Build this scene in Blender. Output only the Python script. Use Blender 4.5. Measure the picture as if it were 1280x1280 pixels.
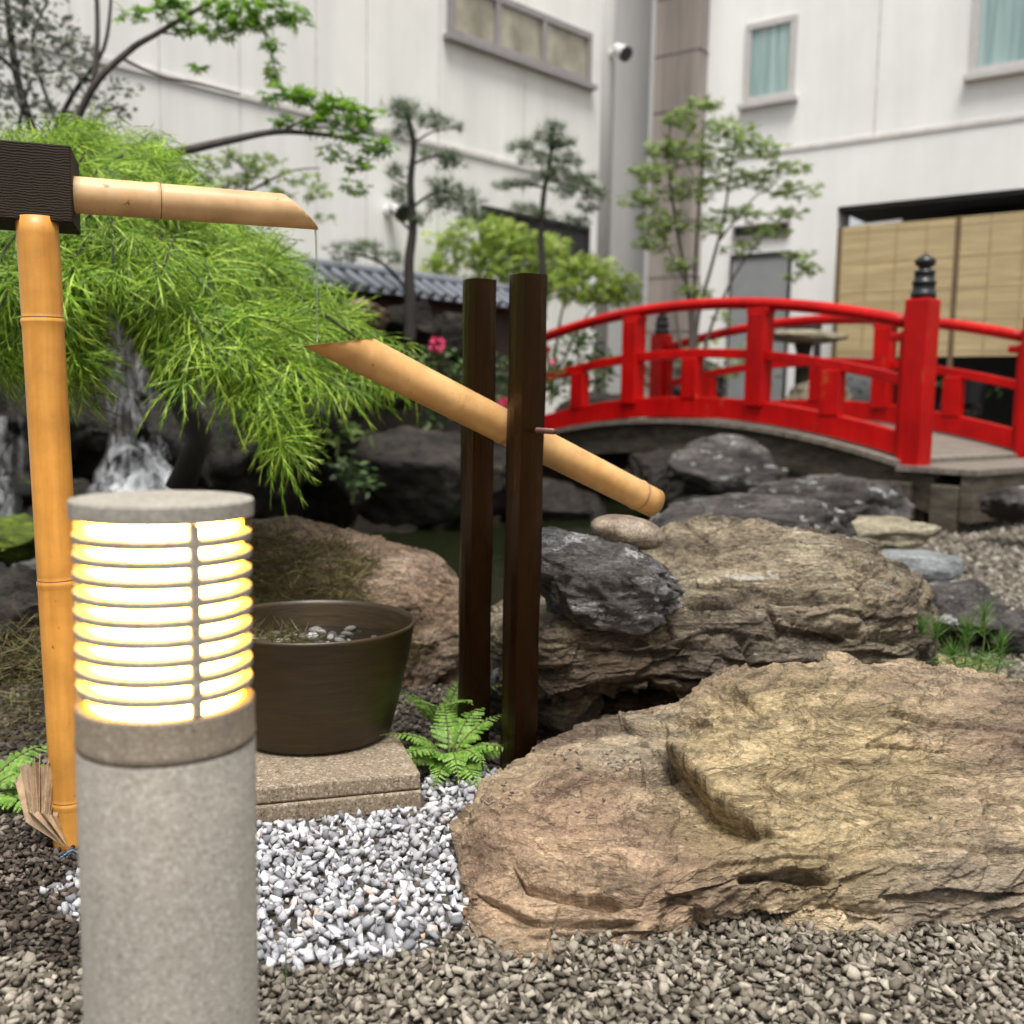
import bpy, math, random
import numpy as np
from mathutils import Vector, Matrix, Euler

for _o in list(bpy.data.objects):
    bpy.data.objects.remove(_o)
SC = bpy.context.scene
COL = SC.collection
SC.unit_settings.system = 'METRIC'
SC.unit_settings.scale_length = 0.75      # one scene unit is 0.75 m
random.seed(7)
RNG = np.random.default_rng(11)
R = math.radians

# ------------------------------------------------------------------ camera, world, sun, exposure
PITCH, ROLL, CH = R(6.3), 0.018, 1.0
_f = Vector((0, math.cos(PITCH), -math.sin(PITCH)))
_r0 = Vector((1, 0, 0)); _u0 = Vector((0, math.sin(PITCH), math.cos(PITCH)))
_r = _r0 * math.cos(ROLL) + _u0 * math.sin(ROLL)
_u = _u0 * math.cos(ROLL) - _r0 * math.sin(ROLL)
cam_d = bpy.data.cameras.new('camera')
cam = bpy.data.objects.new('camera', cam_d); COL.objects.link(cam)
m = Matrix.Identity(4)
for i in range(3):
    m[i][0], m[i][1], m[i][2] = _r[i], _u[i], -_f[i]
m[0][3], m[1][3], m[2][3] = 0, 0, CH
cam.matrix_world = m
cam_d.sensor_width = 36; cam_d.lens = 36
cam_d.clip_start = 0.05; cam_d.clip_end = 500
cam_d.dof.use_dof = True; cam_d.dof.focus_distance = 2.15; cam_d.dof.aperture_fstop = 2.75
SC.camera = cam

SUN_EL, SUN_AZ = R(70), R(177)            # azimuth measured clockwise from +Y
world = bpy.data.worlds.new('World'); SC.world = world; world.use_nodes = True
wn = world.node_tree.nodes; wl = world.node_tree.links
for n_ in list(wn): wn.remove(n_)
sky = wn.new('ShaderNodeTexSky'); sky.sky_type = 'NISHITA'; sky.sun_disc = False
sky.sun_elevation = SUN_EL; sky.sun_rotation = SUN_AZ; sky.dust_density = 4.0; sky.air_density = 1.0
hs = wn.new('ShaderNodeHueSaturation'); hs.inputs['Saturation'].default_value = 0.22
bg = wn.new('ShaderNodeBackground'); bg.inputs['Strength'].default_value = 0.09
wo = wn.new('ShaderNodeOutputWorld')
wl.new(sky.outputs[0], hs.inputs['Color']); wl.new(hs.outputs[0], bg.inputs['Color']); wl.new(bg.outputs[0], wo.inputs['Surface'])
sd = bpy.data.lights.new('sun', 'SUN'); sd.energy = 2.3; sd.angle = R(24); sd.color = (1.0, 0.965, 0.91)
sun = bpy.data.objects.new('sun', sd); COL.objects.link(sun)
_sv = Vector((math.sin(SUN_AZ) * math.cos(SUN_EL), math.cos(SUN_AZ) * math.cos(SUN_EL), math.sin(SUN_EL)))
sun.rotation_euler = _sv.to_track_quat('Z', 'Y').to_euler(); sun.location = (0, 0, 20)
SC.view_settings.view_transform = 'Standard'; SC.view_settings.look = 'None'
SC.view_settings.exposure = 0.95; SC.view_settings.gamma = 1.0
SC.render.engine = 'CYCLES'
SC.cycles.use_denoising = True
SC.cycles.max_bounces = 8; SC.cycles.diffuse_bounces = 3; SC.cycles.transparent_max_bounces = 16
SC.cycles.sample_clamp_indirect = 6; SC.cycles.caustics_reflective = False; SC.cycles.caustics_refractive = False

# ------------------------------------------------------------------ photo measurements -> points in the garden
def ray(px, py):
    return _f + _r * ((px - 640) / 1280) + _u * ((640 - py) / 1280)
def P(px, py, d):
    v = ray(px, py); return Vector((0, 0, CH)) + v * (d / v.y)
def G(px, py, z=0.0):
    v = ray(px, py); return Vector((0, 0, CH)) + v * ((z - CH) / v.z)
def onwall(px, py, p0, dr):
    v = ray(px, py); nx, ny = -dr[1], dr[0]
    t = (p0[0] * nx + p0[1] * ny) / (v.x * nx + v.y * ny)
    q = Vector((0, 0, CH)) + v * t
    return (q.x - p0[0]) * dr[0] + (q.y - p0[1]) * dr[1], q.z
def proj(v):                                # (N,3) -> pixel x, pixel y
    q = v - np.array([0, 0, CH]); f = q @ np.array(_f)
    return 640 + 1280 * (q @ np.array(_r)) / f, 640 - 1280 * (q @ np.array(_u)) / f

# ------------------------------------------------------------------ numpy noise
_prm = np.random.default_rng(3).permutation(256); _prm = np.concatenate([_prm, _prm, _prm])
_grd = np.random.default_rng(4).normal(size=(256, 3)); _grd /= np.linalg.norm(_grd, axis=1)[:, None]
def pnoise(p):
    p = np.asarray(p, float); i = np.floor(p).astype(int); f = p - i; i &= 255
    u = f * f * f * (f * (f * 6 - 15) + 10); out = 0
    for dx in (0, 1):
        for dy in (0, 1):
            for dz in (0, 1):
                h = _prm[_prm[_prm[(i[:, 0] + dx) & 255] + ((i[:, 1] + dy) & 255)] + ((i[:, 2] + dz) & 255)] & 255
                g = _grd[h]; d = (g * (f - np.array([dx, dy, dz]))).sum(1)
                w = (u[:, 0] if dx else 1 - u[:, 0]) * (u[:, 1] if dy else 1 - u[:, 1]) * (u[:, 2] if dz else 1 - u[:, 2])
                out = out + d * w
    return out * 1.6
def fbm(p, o=5, lac=2.1, g=0.5, ridge=False):
    s = 0; a = 1; q = np.asarray(p, float)
    for k in range(o):
        n = pnoise(q + 17.3 * k)
        if ridge: n = 1 - 2 * np.abs(n)
        s = s + a * n; a *= g; q = q * lac
    return s

def facets(p, scale, seed=0):
    """broken rock: every cell is a small tilted plane with its own height (about -1..1)"""
    q = np.asarray(p, float) * scale + 0.25 * np.stack([pnoise(p * scale * 1.3 + 5), pnoise(p * scale * 1.3 + 50), pnoise(p * scale * 1.3 + 90)], 1)
    b = np.floor(q).astype(int); best = np.full(len(q), 1e9); out = np.zeros(len(q))
    for dx in (-1, 0, 1):
        for dy in (-1, 0, 1):
            for dz in (-1, 0, 1):
                c = b + np.array([dx, dy, dz]); k = c & 255
                h = _prm[_prm[_prm[k[:, 0]] + k[:, 1]] + (k[:, 2] + seed & 255)] & 255
                s = c + 0.5 + 0.42 * _grd[h]; r = q - s; d = (r * r).sum(1); m_ = d < best
                n_ = _grd[(h * 7 + 3) & 255]; best = np.where(m_, d, best); out = np.where(m_, (r * n_).sum(1) * 0.9 + 0.35 * _grd[(h * 13 + 5) & 255][:, 0], out)
    return out

# ------------------------------------------------------------------ mesh builder
class MB:
    def __init__(s): s.v = []; s.f = []; s.n = 0
    def add(s, vs, fs):
        vs = [tuple(q) for q in vs]
        s.v += vs; s.f += [tuple(i + s.n for i in f) for f in fs]; s.n += len(vs)
    def box(s, c, size, rot=None):
        hx, hy, hz = size[0] / 2, size[1] / 2, size[2] / 2; c = Vector(c)
        vs = [Vector((x, y, z)) for x in (-hx, hx) for y in (-hy, hy) for z in (-hz, hz)]
        if rot is not None: vs = [rot @ q for q in vs]
        s.add([q + c for q in vs], [(0, 1, 3, 2), (4, 6, 7, 5), (0, 4, 5, 1), (2, 3, 7, 6), (0, 2, 6, 4), (1, 5, 7, 3)])
    def hexa(s, lo, hi):                     # two matching quads
        s.add(list(lo) + list(hi), [(3, 2, 1, 0), (4, 5, 6, 7), (0, 1, 5, 4), (1, 2, 6, 5), (2, 3, 7, 6), (3, 0, 4, 7)])
    def tube(s, pts, rad, seg=8, caps=True, close=False):
        pts = [Vector(p) for p in pts]; n = len(pts)
        if not hasattr(rad, '__len__'): rad = [rad] * n
        t0 = (pts[1] - pts[0]).normalized(); a = t0.orthogonal().normalized()
        vs = []
        for i, p in enumerate(pts):
            t = (pts[min(i + 1, n - 1)] - pts[max(i - 1, 0)]).normalized()
            a = (a - t * a.dot(t)).normalized(); b = t.cross(a)
            for k in range(seg):
                w = 2 * math.pi * k / seg
                vs.append(p + (a * math.cos(w) + b * math.sin(w)) * rad[i])
        fs = [(i * seg + k, i * seg + (k + 1) % seg, (i + 1) * seg + (k + 1) % seg, (i + 1) * seg + k) for i in range(n - 1) for k in range(seg)]
        if caps: fs += [tuple(reversed(range(seg))), tuple((n - 1) * seg + k for k in range(seg))]
        s.add(vs, fs)
    def lathe(s, prof, c, seg=48, capb=False, capt=False):
        c = Vector(c); n = len(prof)
        vs = [c + Vector((r * math.cos(2 * math.pi * k / seg), r * math.sin(2 * math.pi * k / seg), z)) for r, z in prof for k in range(seg)]
        fs = [(i * seg + k, i * seg + (k + 1) % seg, (i + 1) * seg + (k + 1) % seg, (i + 1) * seg + k) for i in range(n - 1) for k in range(seg)]
        if capb: fs.append(tuple(reversed(range(seg))))
        if capt: fs.append(tuple((n - 1) * seg + k for k in range(seg)))
        s.add(vs, fs)
    def build(s, name, mat, parent=None, loc=None, smooth=False, bevel=0, seg=2):
        return link_mesh(name, np.array([tuple(q) for q in s.v], float), s.f, mat, parent, loc, smooth, bevel, seg)

def link_mesh(name, v, f, mat, parent=None, loc=None, smooth=False, bevel=0, seg=2):
    """world-space vertices; the object's origin sits at its parent's (or at loc)"""
    if parent is not None:
        o_ = parent; L = np.zeros(3)
        while o_ is not None: L = L + np.array(o_.location); o_ = o_.parent
    else: L = np.array(loc if loc is not None else (0, 0, 0), float)
    me = bpy.data.meshes.new(name)
    v = np.asarray(v, float) - L
    if isinstance(f, np.ndarray):
        k = f.shape[1]
        me.vertices.add(len(v)); me.vertices.foreach_set('co', v.astype(np.float32).ravel())
        me.loops.add(f.size); me.loops.foreach_set('vertex_index', f.astype(np.int32).ravel())
        me.polygons.add(len(f)); me.polygons.foreach_set('loop_start', np.arange(0, f.size, k, dtype=np.int32))
        try: me.polygons.foreach_set('loop_total', np.full(len(f), k, dtype=np.int32))
        except Exception: pass
        me.update(calc_edges=True); me.validate()
    else:
        me.from_pydata([tuple(q) for q in v], [], [tuple(q) for q in f]); me.update()
    if smooth: me.polygons.foreach_set('use_smooth', [True] * len(me.polygons))
    if mat: me.materials.append(mat)
    o = bpy.data.objects.new(name, me); COL.objects.link(o)
    if parent is not None: o.parent = parent
    else: o.location = tuple(L)
    if bevel:
        b = o.modifiers.new('bevel', 'BEVEL'); b.width = bevel; b.segments = seg; b.limit_method = 'ANGLE'
    return o
def tag(o, label=None, cat=None, group=None, kind=None):
    if label: o['label'] = label
    if cat: o['category'] = cat
    if group: o['group'] = group
    if kind: o['kind'] = kind
    return o
def thing(name, loc, label, cat, group=None):
    o = bpy.data.objects.new(name, None); COL.objects.link(o); o.location = tuple(loc)
    o.empty_display_size = 0.1
    return tag(o, label, cat, group)

# ------------------------------------------------------------------ materials
class NT:
    def __init__(s, name):
        s.m = bpy.data.materials.new(name); s.m.use_nodes = True
        s.t = s.m.node_tree; s.t.nodes.clear()
        s.out = s.t.nodes.new('ShaderNodeOutputMaterial')
    def n(s, ty, ins=None, **kw):
        q = s.t.nodes.new(ty)
        for k, v in kw.items(): setattr(q, k, v)
        for k, v in (ins or {}).items(): s.set(q.inputs[k], v)
        return q
    def set(s, sock, v):
        if isinstance(v, bpy.types.NodeSocket): s.t.links.new(v, sock)
        elif isinstance(v, tuple) and len(v) == 3 and sock.type == 'RGBA': sock.default_value = (*v, 1)
        else: sock.default_value = v
    def coord(s, scale=(1, 1, 1), kind='Object', rot=(0, 0, 0)):
        tc = s.n('ShaderNodeTexCoord')
        return s.n('ShaderNodeMapping', {'Vector': tc.outputs[kind], 'Scale': scale, 'Rotation': rot}).outputs[0]
    def noise(s, vec, scale, detail=6, rough=0.55, dist=0.0):
        return s.n('ShaderNodeTexNoise', {'Vector': vec, 'Scale': scale, 'Detail': detail, 'Roughness': rough, 'Distortion': dist}).outputs['Fac']
    def ramp(s, fac, stops, interp='LINEAR'):
        q = s.n('ShaderNodeValToRGB', {'Fac': fac}); cr = q.color_ramp; cr.interpolation = interp
        while len(cr.elements) < len(stops): cr.elements.new(0.5)
        for e, (p, c) in zip(cr.elements, stops):
            e.position = p; e.color = (*c, 1) if isinstance(c, tuple) else (c, c, c, 1)
        return q.outputs['Color']
    def mix(s, fac, a, b, mode='MIX'):
        q = s.n('ShaderNodeMix', data_type='RGBA', blend_type=mode)
        s.set(q.inputs[0], fac); s.set(q.inputs[6], a); s.set(q.inputs[7], b)
        return q.outputs[2]
    def math(s, op, a, b=0.0, c=None):
        q = s.n('ShaderNodeMath', operation=op); s.set(q.inputs[0], a); s.set(q.inputs[1], b)
        if c is not None: s.set(q.inputs[2], c)
        return q.outputs[0]
    def bump(s, h, strength=0.5, dist=0.02, normal=None):
        q = s.n('ShaderNodeBump', {'Height': h, 'Strength': strength, 'Distance': dist})
        if normal is not None: s.set(q.inputs['Normal'], normal)
        return q.outputs[0]
    def pbr(s, color, rough=0.6, normal=None, **kw):
        q = s.n('ShaderNodeBsdfPrincipled'); s.set(q.inputs['Base Color'], color); s.set(q.inputs['Roughness'], rough)
        if normal is not None: s.set(q.inputs['Normal'], normal)
        for k, v in kw.items(): s.set(q.inputs[k.replace('_', ' ')], v)
        s.t.links.new(q.outputs[0], s.out.inputs['Surface']); return q
    def isl(s): return s.n('ShaderNodeNewGeometry').outputs['Random Per Island']

def rock_mat(name, c1, c2, c3, zones=(), vdark=0.4, grain=0.85, lichen=(0.55, 0.53, 0.48), sc=3.0, strata=(1, 1, 2.5), lich=0.66, rough=0.75, bs=1.0, spec=0.35, crack=1.0, rot=(0.1, 0.25, 0.3)):
    t = NT(name); v = t.coord(strata, rot=rot)
    big = t.noise(v, sc * 0.6, 5, 0.6, 0.6); med = t.noise(v, sc * 2.6, 9, 0.68, 0.4); fine = t.noise(v, sc * 16, 8, 0.75)
    col = t.ramp(big, [(0.34, c1), (0.5, c2), (0.66, c3)])
    col = t.mix(0.75, col, t.ramp(med, [(0.3, 0.35), (0.47, 0.85), (0.7, 1.35)]), 'MULTIPLY')
    bed = t.noise(t.coord((0.7, 2.2, 6.0), rot=(0.25, 0.2, 0.5)), sc * 1.5, 6, 0.65, 0.5); col = t.mix(0.7, col, t.ramp(bed, [(0.34, 0.42), (0.5, 1.0), (0.64, 1.45)]), 'MULTIPLY'); col = t.mix(grain, col, t.ramp(fine, [(0.34, 0.4), (0.52, 1.0), (0.68, 1.65)]), 'MULTIPLY'); xf = t.noise(v, sc * 42, 4, 0.7); col = t.mix(0.7, col, t.ramp(xf, [(0.3, 0.5), (0.5, 1.0), (0.7, 1.5)]), 'MULTIPLY')
    # thin dark mineral veins
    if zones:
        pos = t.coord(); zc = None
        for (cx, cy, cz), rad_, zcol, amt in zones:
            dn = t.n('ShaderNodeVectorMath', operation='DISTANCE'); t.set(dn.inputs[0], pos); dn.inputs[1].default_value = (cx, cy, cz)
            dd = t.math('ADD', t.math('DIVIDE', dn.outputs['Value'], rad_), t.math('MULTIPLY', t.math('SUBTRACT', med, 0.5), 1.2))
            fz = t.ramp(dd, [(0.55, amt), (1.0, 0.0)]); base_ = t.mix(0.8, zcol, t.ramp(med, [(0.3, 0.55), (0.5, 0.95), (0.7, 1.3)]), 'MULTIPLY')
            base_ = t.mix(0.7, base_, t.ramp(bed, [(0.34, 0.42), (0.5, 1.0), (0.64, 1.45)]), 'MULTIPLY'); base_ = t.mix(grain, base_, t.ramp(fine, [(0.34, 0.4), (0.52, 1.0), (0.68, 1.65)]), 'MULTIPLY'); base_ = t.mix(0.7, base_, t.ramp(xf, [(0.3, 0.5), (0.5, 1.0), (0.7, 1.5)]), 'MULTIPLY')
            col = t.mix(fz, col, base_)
    vn = t.math('ABSOLUTE', t.math('SUBTRACT', t.noise(v, sc * 1.8, 7, 0.62, 1.2), 0.5))
    vein = t.ramp(vn, [(0.0, 0.0), (0.012, 0.6), (0.03, 1.0)])
    col = t.mix(vdark * crack, col, vein, 'MULTIPLY')
    lm = t.math('MULTIPLY', t.ramp(t.noise(v, sc * 1.5, 8, 0.7, 0.3), [(lich, 0.0), (lich + 0.035, 1.0)]), t.ramp(fine, [(0.35, 0.2), (0.55, 1.0)]))
    col = t.mix(lm, col, lichen)
    vn2 = t.math('ABSOLUTE', t.math('SUBTRACT', t.noise(v, sc * 4.5, 6, 0.6, 1.0), 0.5))
    crk = t.ramp(vn2, [(0.0, 0.0), (0.03, 1.0)])
    h = t.math('ADD', t.math('MULTIPLY', med, 0.6), t.math('MULTIPLY', fine, 0.42))
    h = t.math('ADD', h, t.math('MULTIPLY', vein, 0.14 * crack)); h = t.math('ADD', h, t.math('MULTIPLY', crk, 0.05 * crack))
    t.pbr(col, t.ramp(fine, [(0.3, rough - 0.12), (0.7, min(1, rough + 0.12))]), t.bump(h, bs, 0.035), Specular_IOR_Level=spec)
    return t.m
def leaf_mat(name, stops, trans=0.4, rough=0.5, spec=0.35):
    t = NT(name); c = t.ramp(t.isl(), stops)
    v = t.coord(); c = t.mix(0.5, c, t.ramp(t.noise(v, 4, 3), [(0.35, 0.65), (0.65, 1.25)]), 'MULTIPLY')
    p = t.n('ShaderNodeBsdfPrincipled', {'Base Color': c, 'Roughness': rough, 'Specular IOR Level': spec})
    tr = t.n('ShaderNodeBsdfTranslucent', {'Color': c}); mx = t.n('ShaderNodeMixShader', {0: trans, 1: p.outputs[0], 2: tr.outputs[0]})
    t.t.links.new(mx.outputs[0], t.out.inputs['Surface']); return t.m
def plain(name, c, rough=0.6, var=0.25, sc=8, bump=0.2, stretch=(1, 1, 1), dist=0.01, **kw):
    t = NT(name); v = t.coord(stretch); n = t.noise(v, sc, 8, 0.65)
    col = t.mix(1.0, c, t.ramp(n, [(0.3, 1 - var), (0.7, 1 + var)]), 'MULTIPLY')
    t.pbr(col, rough, t.bump(n, bump, dist), **kw); return t.m
M = {}
M['front_rock'] = rock_mat('ochre_rock', (0.23, 0.165, 0.115), (0.45, 0.34, 0.22), (0.60, 0.475, 0.31), zones=(((0.02, -0.05, 0.25), 0.38, (0.53, 0.42, 0.215), 0.55), ((-0.48, -0.25, 0.02), 0.36, (0.50, 0.33, 0.22), 0.45), ((0.32, -0.36, 0.0), 0.30, (0.26, 0.225, 0.185), 0.6), ((-0.30, 0.2, 0.16), 0.2, (0.30, 0.265, 0.20), 0.5)), vdark=0.45, grain=0.6, sc=3.0, strata=(1, 1.2, 2.6), lich=0.68, bs=1.0, crack=0.8)
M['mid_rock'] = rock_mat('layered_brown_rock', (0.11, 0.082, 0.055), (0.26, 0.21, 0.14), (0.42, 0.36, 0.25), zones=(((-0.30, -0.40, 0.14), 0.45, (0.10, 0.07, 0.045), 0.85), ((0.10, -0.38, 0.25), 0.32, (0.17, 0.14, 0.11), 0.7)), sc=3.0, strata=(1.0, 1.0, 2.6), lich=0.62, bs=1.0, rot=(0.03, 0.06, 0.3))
M['dark_rock'] = rock_mat('wet_charcoal_rock', (0.06, 0.042, 0.028), (0.15, 0.14, 0.13), (0.32, 0.325, 0.34), lichen=(0.6, 0.6, 0.6), sc=6, lich=0.56, rough=0.4, bs=1.0, spec=0.6)
M['shore_rock'] = rock_mat('dark_shore_rock', (0.025, 0.021, 0.02), (0.085, 0.073, 0.068), (0.2, 0.185, 0.17), lichen=(0.5, 0.5, 0.48), sc=3.5, lich=0.58, rough=0.6, bs=1.0)
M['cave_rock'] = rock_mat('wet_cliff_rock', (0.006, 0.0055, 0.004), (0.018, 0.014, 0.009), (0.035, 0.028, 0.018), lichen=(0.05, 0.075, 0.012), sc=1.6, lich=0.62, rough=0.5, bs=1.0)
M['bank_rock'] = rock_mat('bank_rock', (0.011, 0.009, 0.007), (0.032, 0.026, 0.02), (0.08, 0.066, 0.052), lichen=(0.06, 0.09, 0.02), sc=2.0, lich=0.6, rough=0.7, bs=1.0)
M['pink_rock'] = rock_mat('speckled_tan_rock', (0.15, 0.09, 0.05), (0.32, 0.225, 0.15), (0.48, 0.36, 0.265), sc=5, lich=0.75, bs=1.0)
M['tan_rock'] = rock_mat('flat_tan_rock', (0.2, 0.17, 0.11), (0.33, 0.29, 0.2), (0.42, 0.37, 0.27), sc=2.5, lich=0.7, bs=0.8)
M['moss_rock'] = rock_mat('mossy_rock', (0.03, 0.045, 0.004), (0.09, 0.13, 0.008), (0.15, 0.20, 0.015), lichen=(0.16, 0.20, 0.02), sc=4, lich=0.6, bs=0.7)
M['blue_rock'] = rock_mat('blue_grey_rock', (0.13, 0.14, 0.14), (0.19, 0.205, 0.205), (0.25, 0.265, 0.265), sc=2, lich=0.8, bs=0.4, crack=0.3)
M['pebble'] = rock_mat('pebble_stone', (0.15, 0.12, 0.09), (0.25, 0.2, 0.15), (0.34, 0.28, 0.21), sc=9, strata=(1, 1, 1), lich=0.78, rough=0.5, bs=0.25, crack=0.15)

def gravel_mat(name, stops):
    t = NT(name); v = t.coord(); n = t.noise(v, 140, 5, 0.7)
    c = t.mix(0.8, t.ramp(t.isl(), stops), t.ramp(n, [(0.3, 0.7), (0.7, 1.25)]), 'MULTIPLY')
    t.pbr(c, 0.75, t.bump(n, 0.5, 0.004), Specular_IOR_Level=0.3); return t.m
M['grey_gravel'] = gravel_mat('grey_gravel', [(0.0, (0.07, 0.06, 0.045)), (0.3, (0.15, 0.13, 0.10)), (0.6, (0.22, 0.193, 0.155)), (0.88, (0.32, 0.285, 0.235)), (1.0, (0.43, 0.385, 0.31))])
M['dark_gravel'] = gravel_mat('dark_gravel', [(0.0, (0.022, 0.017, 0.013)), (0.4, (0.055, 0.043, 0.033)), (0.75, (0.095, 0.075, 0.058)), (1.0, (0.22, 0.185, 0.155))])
M['white_gravel'] = gravel_mat('white_gravel', [(0.0, (0.15, 0.155, 0.17)), (0.25, (0.31, 0.31, 0.33)), (0.5, (0.43, 0.425, 0.44)), (0.75, (0.54, 0.54, 0.565)), (0.95, (0.66, 0.67, 0.71)), (1.0, (0.50, 0.38, 0.30))])

def bamboo_mat(name, c1, c2, axis_stretch=(14, 14, 1.0)):
    t = NT(name); v = t.coord(axis_stretch); a = t.noise(v, 4, 5, 0.6); b = t.noise(t.coord(), 7, 5, 0.6); sp = t.noise(t.coord(), 38, 4, 0.6)
    c = t.mix(t.ramp(a, [(0.3, 0.0), (0.7, 1.0)]), c1, c2)
    c = t.mix(0.7, c, t.ramp(b, [(0.3, 0.6), (0.6, 1.1)]), 'MULTIPLY'); sm_ = t.noise(t.coord((1, 1, 1)), 16, 8, 0.75, 0.5); c = t.mix(t.ramp(sm_, [(0.60, 0.0), (0.72, 0.45)]), c, (0.26, 0.13, 0.05))
    c = t.mix(t.ramp(sp, [(0.69, 0.0), (0.74, 0.75)]), c, (0.12, 0.055, 0.02))
    t.pbr(c, t.ramp(b, [(0.3, 0.38), (0.7, 0.55)]), t.bump(a, 0.03, 0.003), Specular_IOR_Level=0.4, Coat_Weight=0.08, Coat_Roughness=0.35); return t.m
M['bamboo'] = bamboo_mat('bamboo_skin', (0.56, 0.29, 0.09), (0.68, 0.41, 0.17), (3, 3, 3))
M['bamboo_pale'] = bamboo_mat('bamboo_pale_skin', (0.60, 0.36, 0.165), (0.70, 0.47, 0.255), (3, 3, 3))
M['bamboo_post'] = bamboo_mat('bamboo_post_lamplit', (0.58, 0.25, 0.04), (0.70, 0.34, 0.07))  # orange of the lamp's light is put into the post colour
M['node'] = plain('bamboo_node', (0.2, 0.09, 0.035), 0.6, 0.4, 40)
def wood_mat(name, c1, c2, rough, stretch, sc=3, bump=0.5, coat=0.0, spec=0.5):
    t = NT(name); v = t.coord(stretch); a = t.noise(v, sc, 8, 0.65, 0.4); b = t.noise(v, sc * 5, 6, 0.6)
    c = t.mix(t.ramp(a, [(0.35, 0.0), (0.65, 1.0)]), c1, c2); c = t.mix(0.6, c, t.ramp(b, [(0.3, 0.5), (0.7, 1.4)]), 'MULTIPLY')
    h = t.math('ADD', a, t.math('MULTIPLY', b, 0.5))
    t.pbr(c, rough, t.bump(h, bump, 0.012), Specular_IOR_Level=spec, Coat_Weight=coat, Coat_Roughness=0.22); return t.m
M['post'] = post_mat = wood_mat('burnt_cedar', (0.0008, 0.0003, 0.0001), (0.006, 0.002, 0.0004), 0.42, (30, 30, 0.9), 2.0, 0.9, 0.0, 0.5)
for _n in M['post'].node_tree.nodes:
    if _n.type == 'BSDF_PRINCIPLED': _n.inputs['Specular Tint'].default_value = (1.0, 0.50, 0.2, 1); _n.inputs['Roughness'].default_value = 0.2  # amber lamp highlights are put into the tint of every reflection
def ring_mat():
    t = NT('dark_beam_wood'); v = t.coord((1, 1, 1))
    w = t.n('ShaderNodeTexWave', {'Vector': v, 'Scale': 60.0, 'Distortion': 6.0, 'Detail': 3.0, 'Detail Scale': 0.8}, wave_type='BANDS', bands_direction='Z').outputs['Fac']
    n = t.noise(v, 6, 5)
    c = t.mix(w, (0.009, 0.006, 0.004), (0.032, 0.02, 0.011)); c = t.mix(0.6, c, t.ramp(n, [(0.3, 0.6), (0.7, 1.5)]), 'MULTIPLY')
    t.pbr(c, 0.7, t.bump(w, 0.3, 0.003), Specular_IOR_Level=0.2); return t.m
M['beam'] = ring_mat()
def granite(name, base, dark, light, sc=260, soft=0.0):
    t = NT(name); v = t.coord(); a = t.noise(v, sc, 3, 0.7); b = t.noise(v, 3.5, 6, 0.6); d = t.n('ShaderNodeTexVoronoi', {'Vector': v, 'Scale': sc * 0.55}).outputs['Color']
    sep = t.n('ShaderNodeSeparateColor', {0: d}).outputs[0]
    c = t.mix(t.ramp(a, [(0.35, 0.9), (0.5, 0.0)]), base, dark); c = t.mix(t.ramp(sep, [(0.82, 0.0), (0.86, 0.6)]), c, light); c = t.mix(t.ramp(sep, [(0.1, 0.55), (0.14, 0.0)]), c, dark)
    c = t.mix(0.8, c, t.ramp(b, [(0.3, 0.78), (0.7, 1.12)]), 'MULTIPLY')
    dr = t.noise(t.coord((30, 30, 1.2)), 1.0, 6, 0.65); c = t.mix(0.6, c, t.ramp(dr, [(0.3, 0.72), (0.6, 1.05)]), 'MULTIPLY'); st = t.noise(v, 9, 4, 0.5); c = t.mix(t.ramp(st, [(0.70, 0.0), (0.76, 0.4)]), c, (0.12, 0.11, 0.10))
    t.pbr(c, 0.7, t.bump(a, 0.35, 0.002), Specular_IOR_Level=0.35); return t.m
M['granite'] = granite('pale_granite', (0.36, 0.33, 0.28), (0.17, 0.15, 0.125), (0.50, 0.47, 0.42), 560)
M['granite_band'] = granite('stained_granite', (0.22, 0.18, 0.13), (0.10, 0.075, 0.055), (0.34, 0.30, 0.24), 560)
M['slab'] = granite('speckled_slab', (0.27, 0.215, 0.15), (0.055, 0.038, 0.022), (0.46, 0.40, 0.32), 330)
def pot_mat():
    t = NT('bronze_pot'); v = t.coord((1, 1, 6)); a = t.noise(v, 9, 8, 0.6); b = t.noise(t.coord(), 60, 4)
    c = t.mix(t.ramp(a, [(0.3, 0.0), (0.7, 1.0)]), (0.020, 0.011, 0.002), (0.038, 0.023, 0.006))
    c = t.mix(t.ramp(b, [(0.74, 0.0), (0.79, 0.7)]), c, (0.2, 0.16, 0.1))
    t.pbr(c, 0.42, t.bump(a, 0.25, 0.01), Specular_IOR_Level=0.5); return t.m
M['pot'] = pot_mat()
def red_mat():
    t = NT('vermilion_paint'); v = t.coord((1, 1, 1)); a = t.noise(v, 1.7, 6, 0.6)
    c = t.mix(t.ramp(a, [(0.3, 0.0), (0.7, 1.0)]), (0.34, 0.0008, 0.0018), (0.56, 0.004, 0.003)); g_ = t.noise(t.coord((3, 3, 0.4)), 4, 6, 0.65); c = t.mix(0.6, c, t.ramp(g_, [(0.32, 0.6), (0.55, 1.05)]), 'MULTIPLY')
    sc = t.noise(t.coord((1, 1, 0.5)), 5, 7, 0.72); c = t.mix(t.ramp(sc, [(0.64, 0.0), (0.70, 0.75)]), c, (0.45, 0.11, 0.04))
    t.pbr(c, 0.42, t.bump(t.noise(v, 25, 3), 0.08, 0.01), Specular_IOR_Level=0.25); return t.m
M['red'] = red_mat()
M['black'] = plain('black_bronze', (0.012, 0.013, 0.016), 0.35, 0.3, 6, 0.1)
M['deck'] = wood_mat('weathered_deck', (0.12, 0.10, 0.082), (0.225, 0.20, 0.168), 0.75, (1.5, 9, 6), 2.0, 0.4, 0, 0.3)
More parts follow.
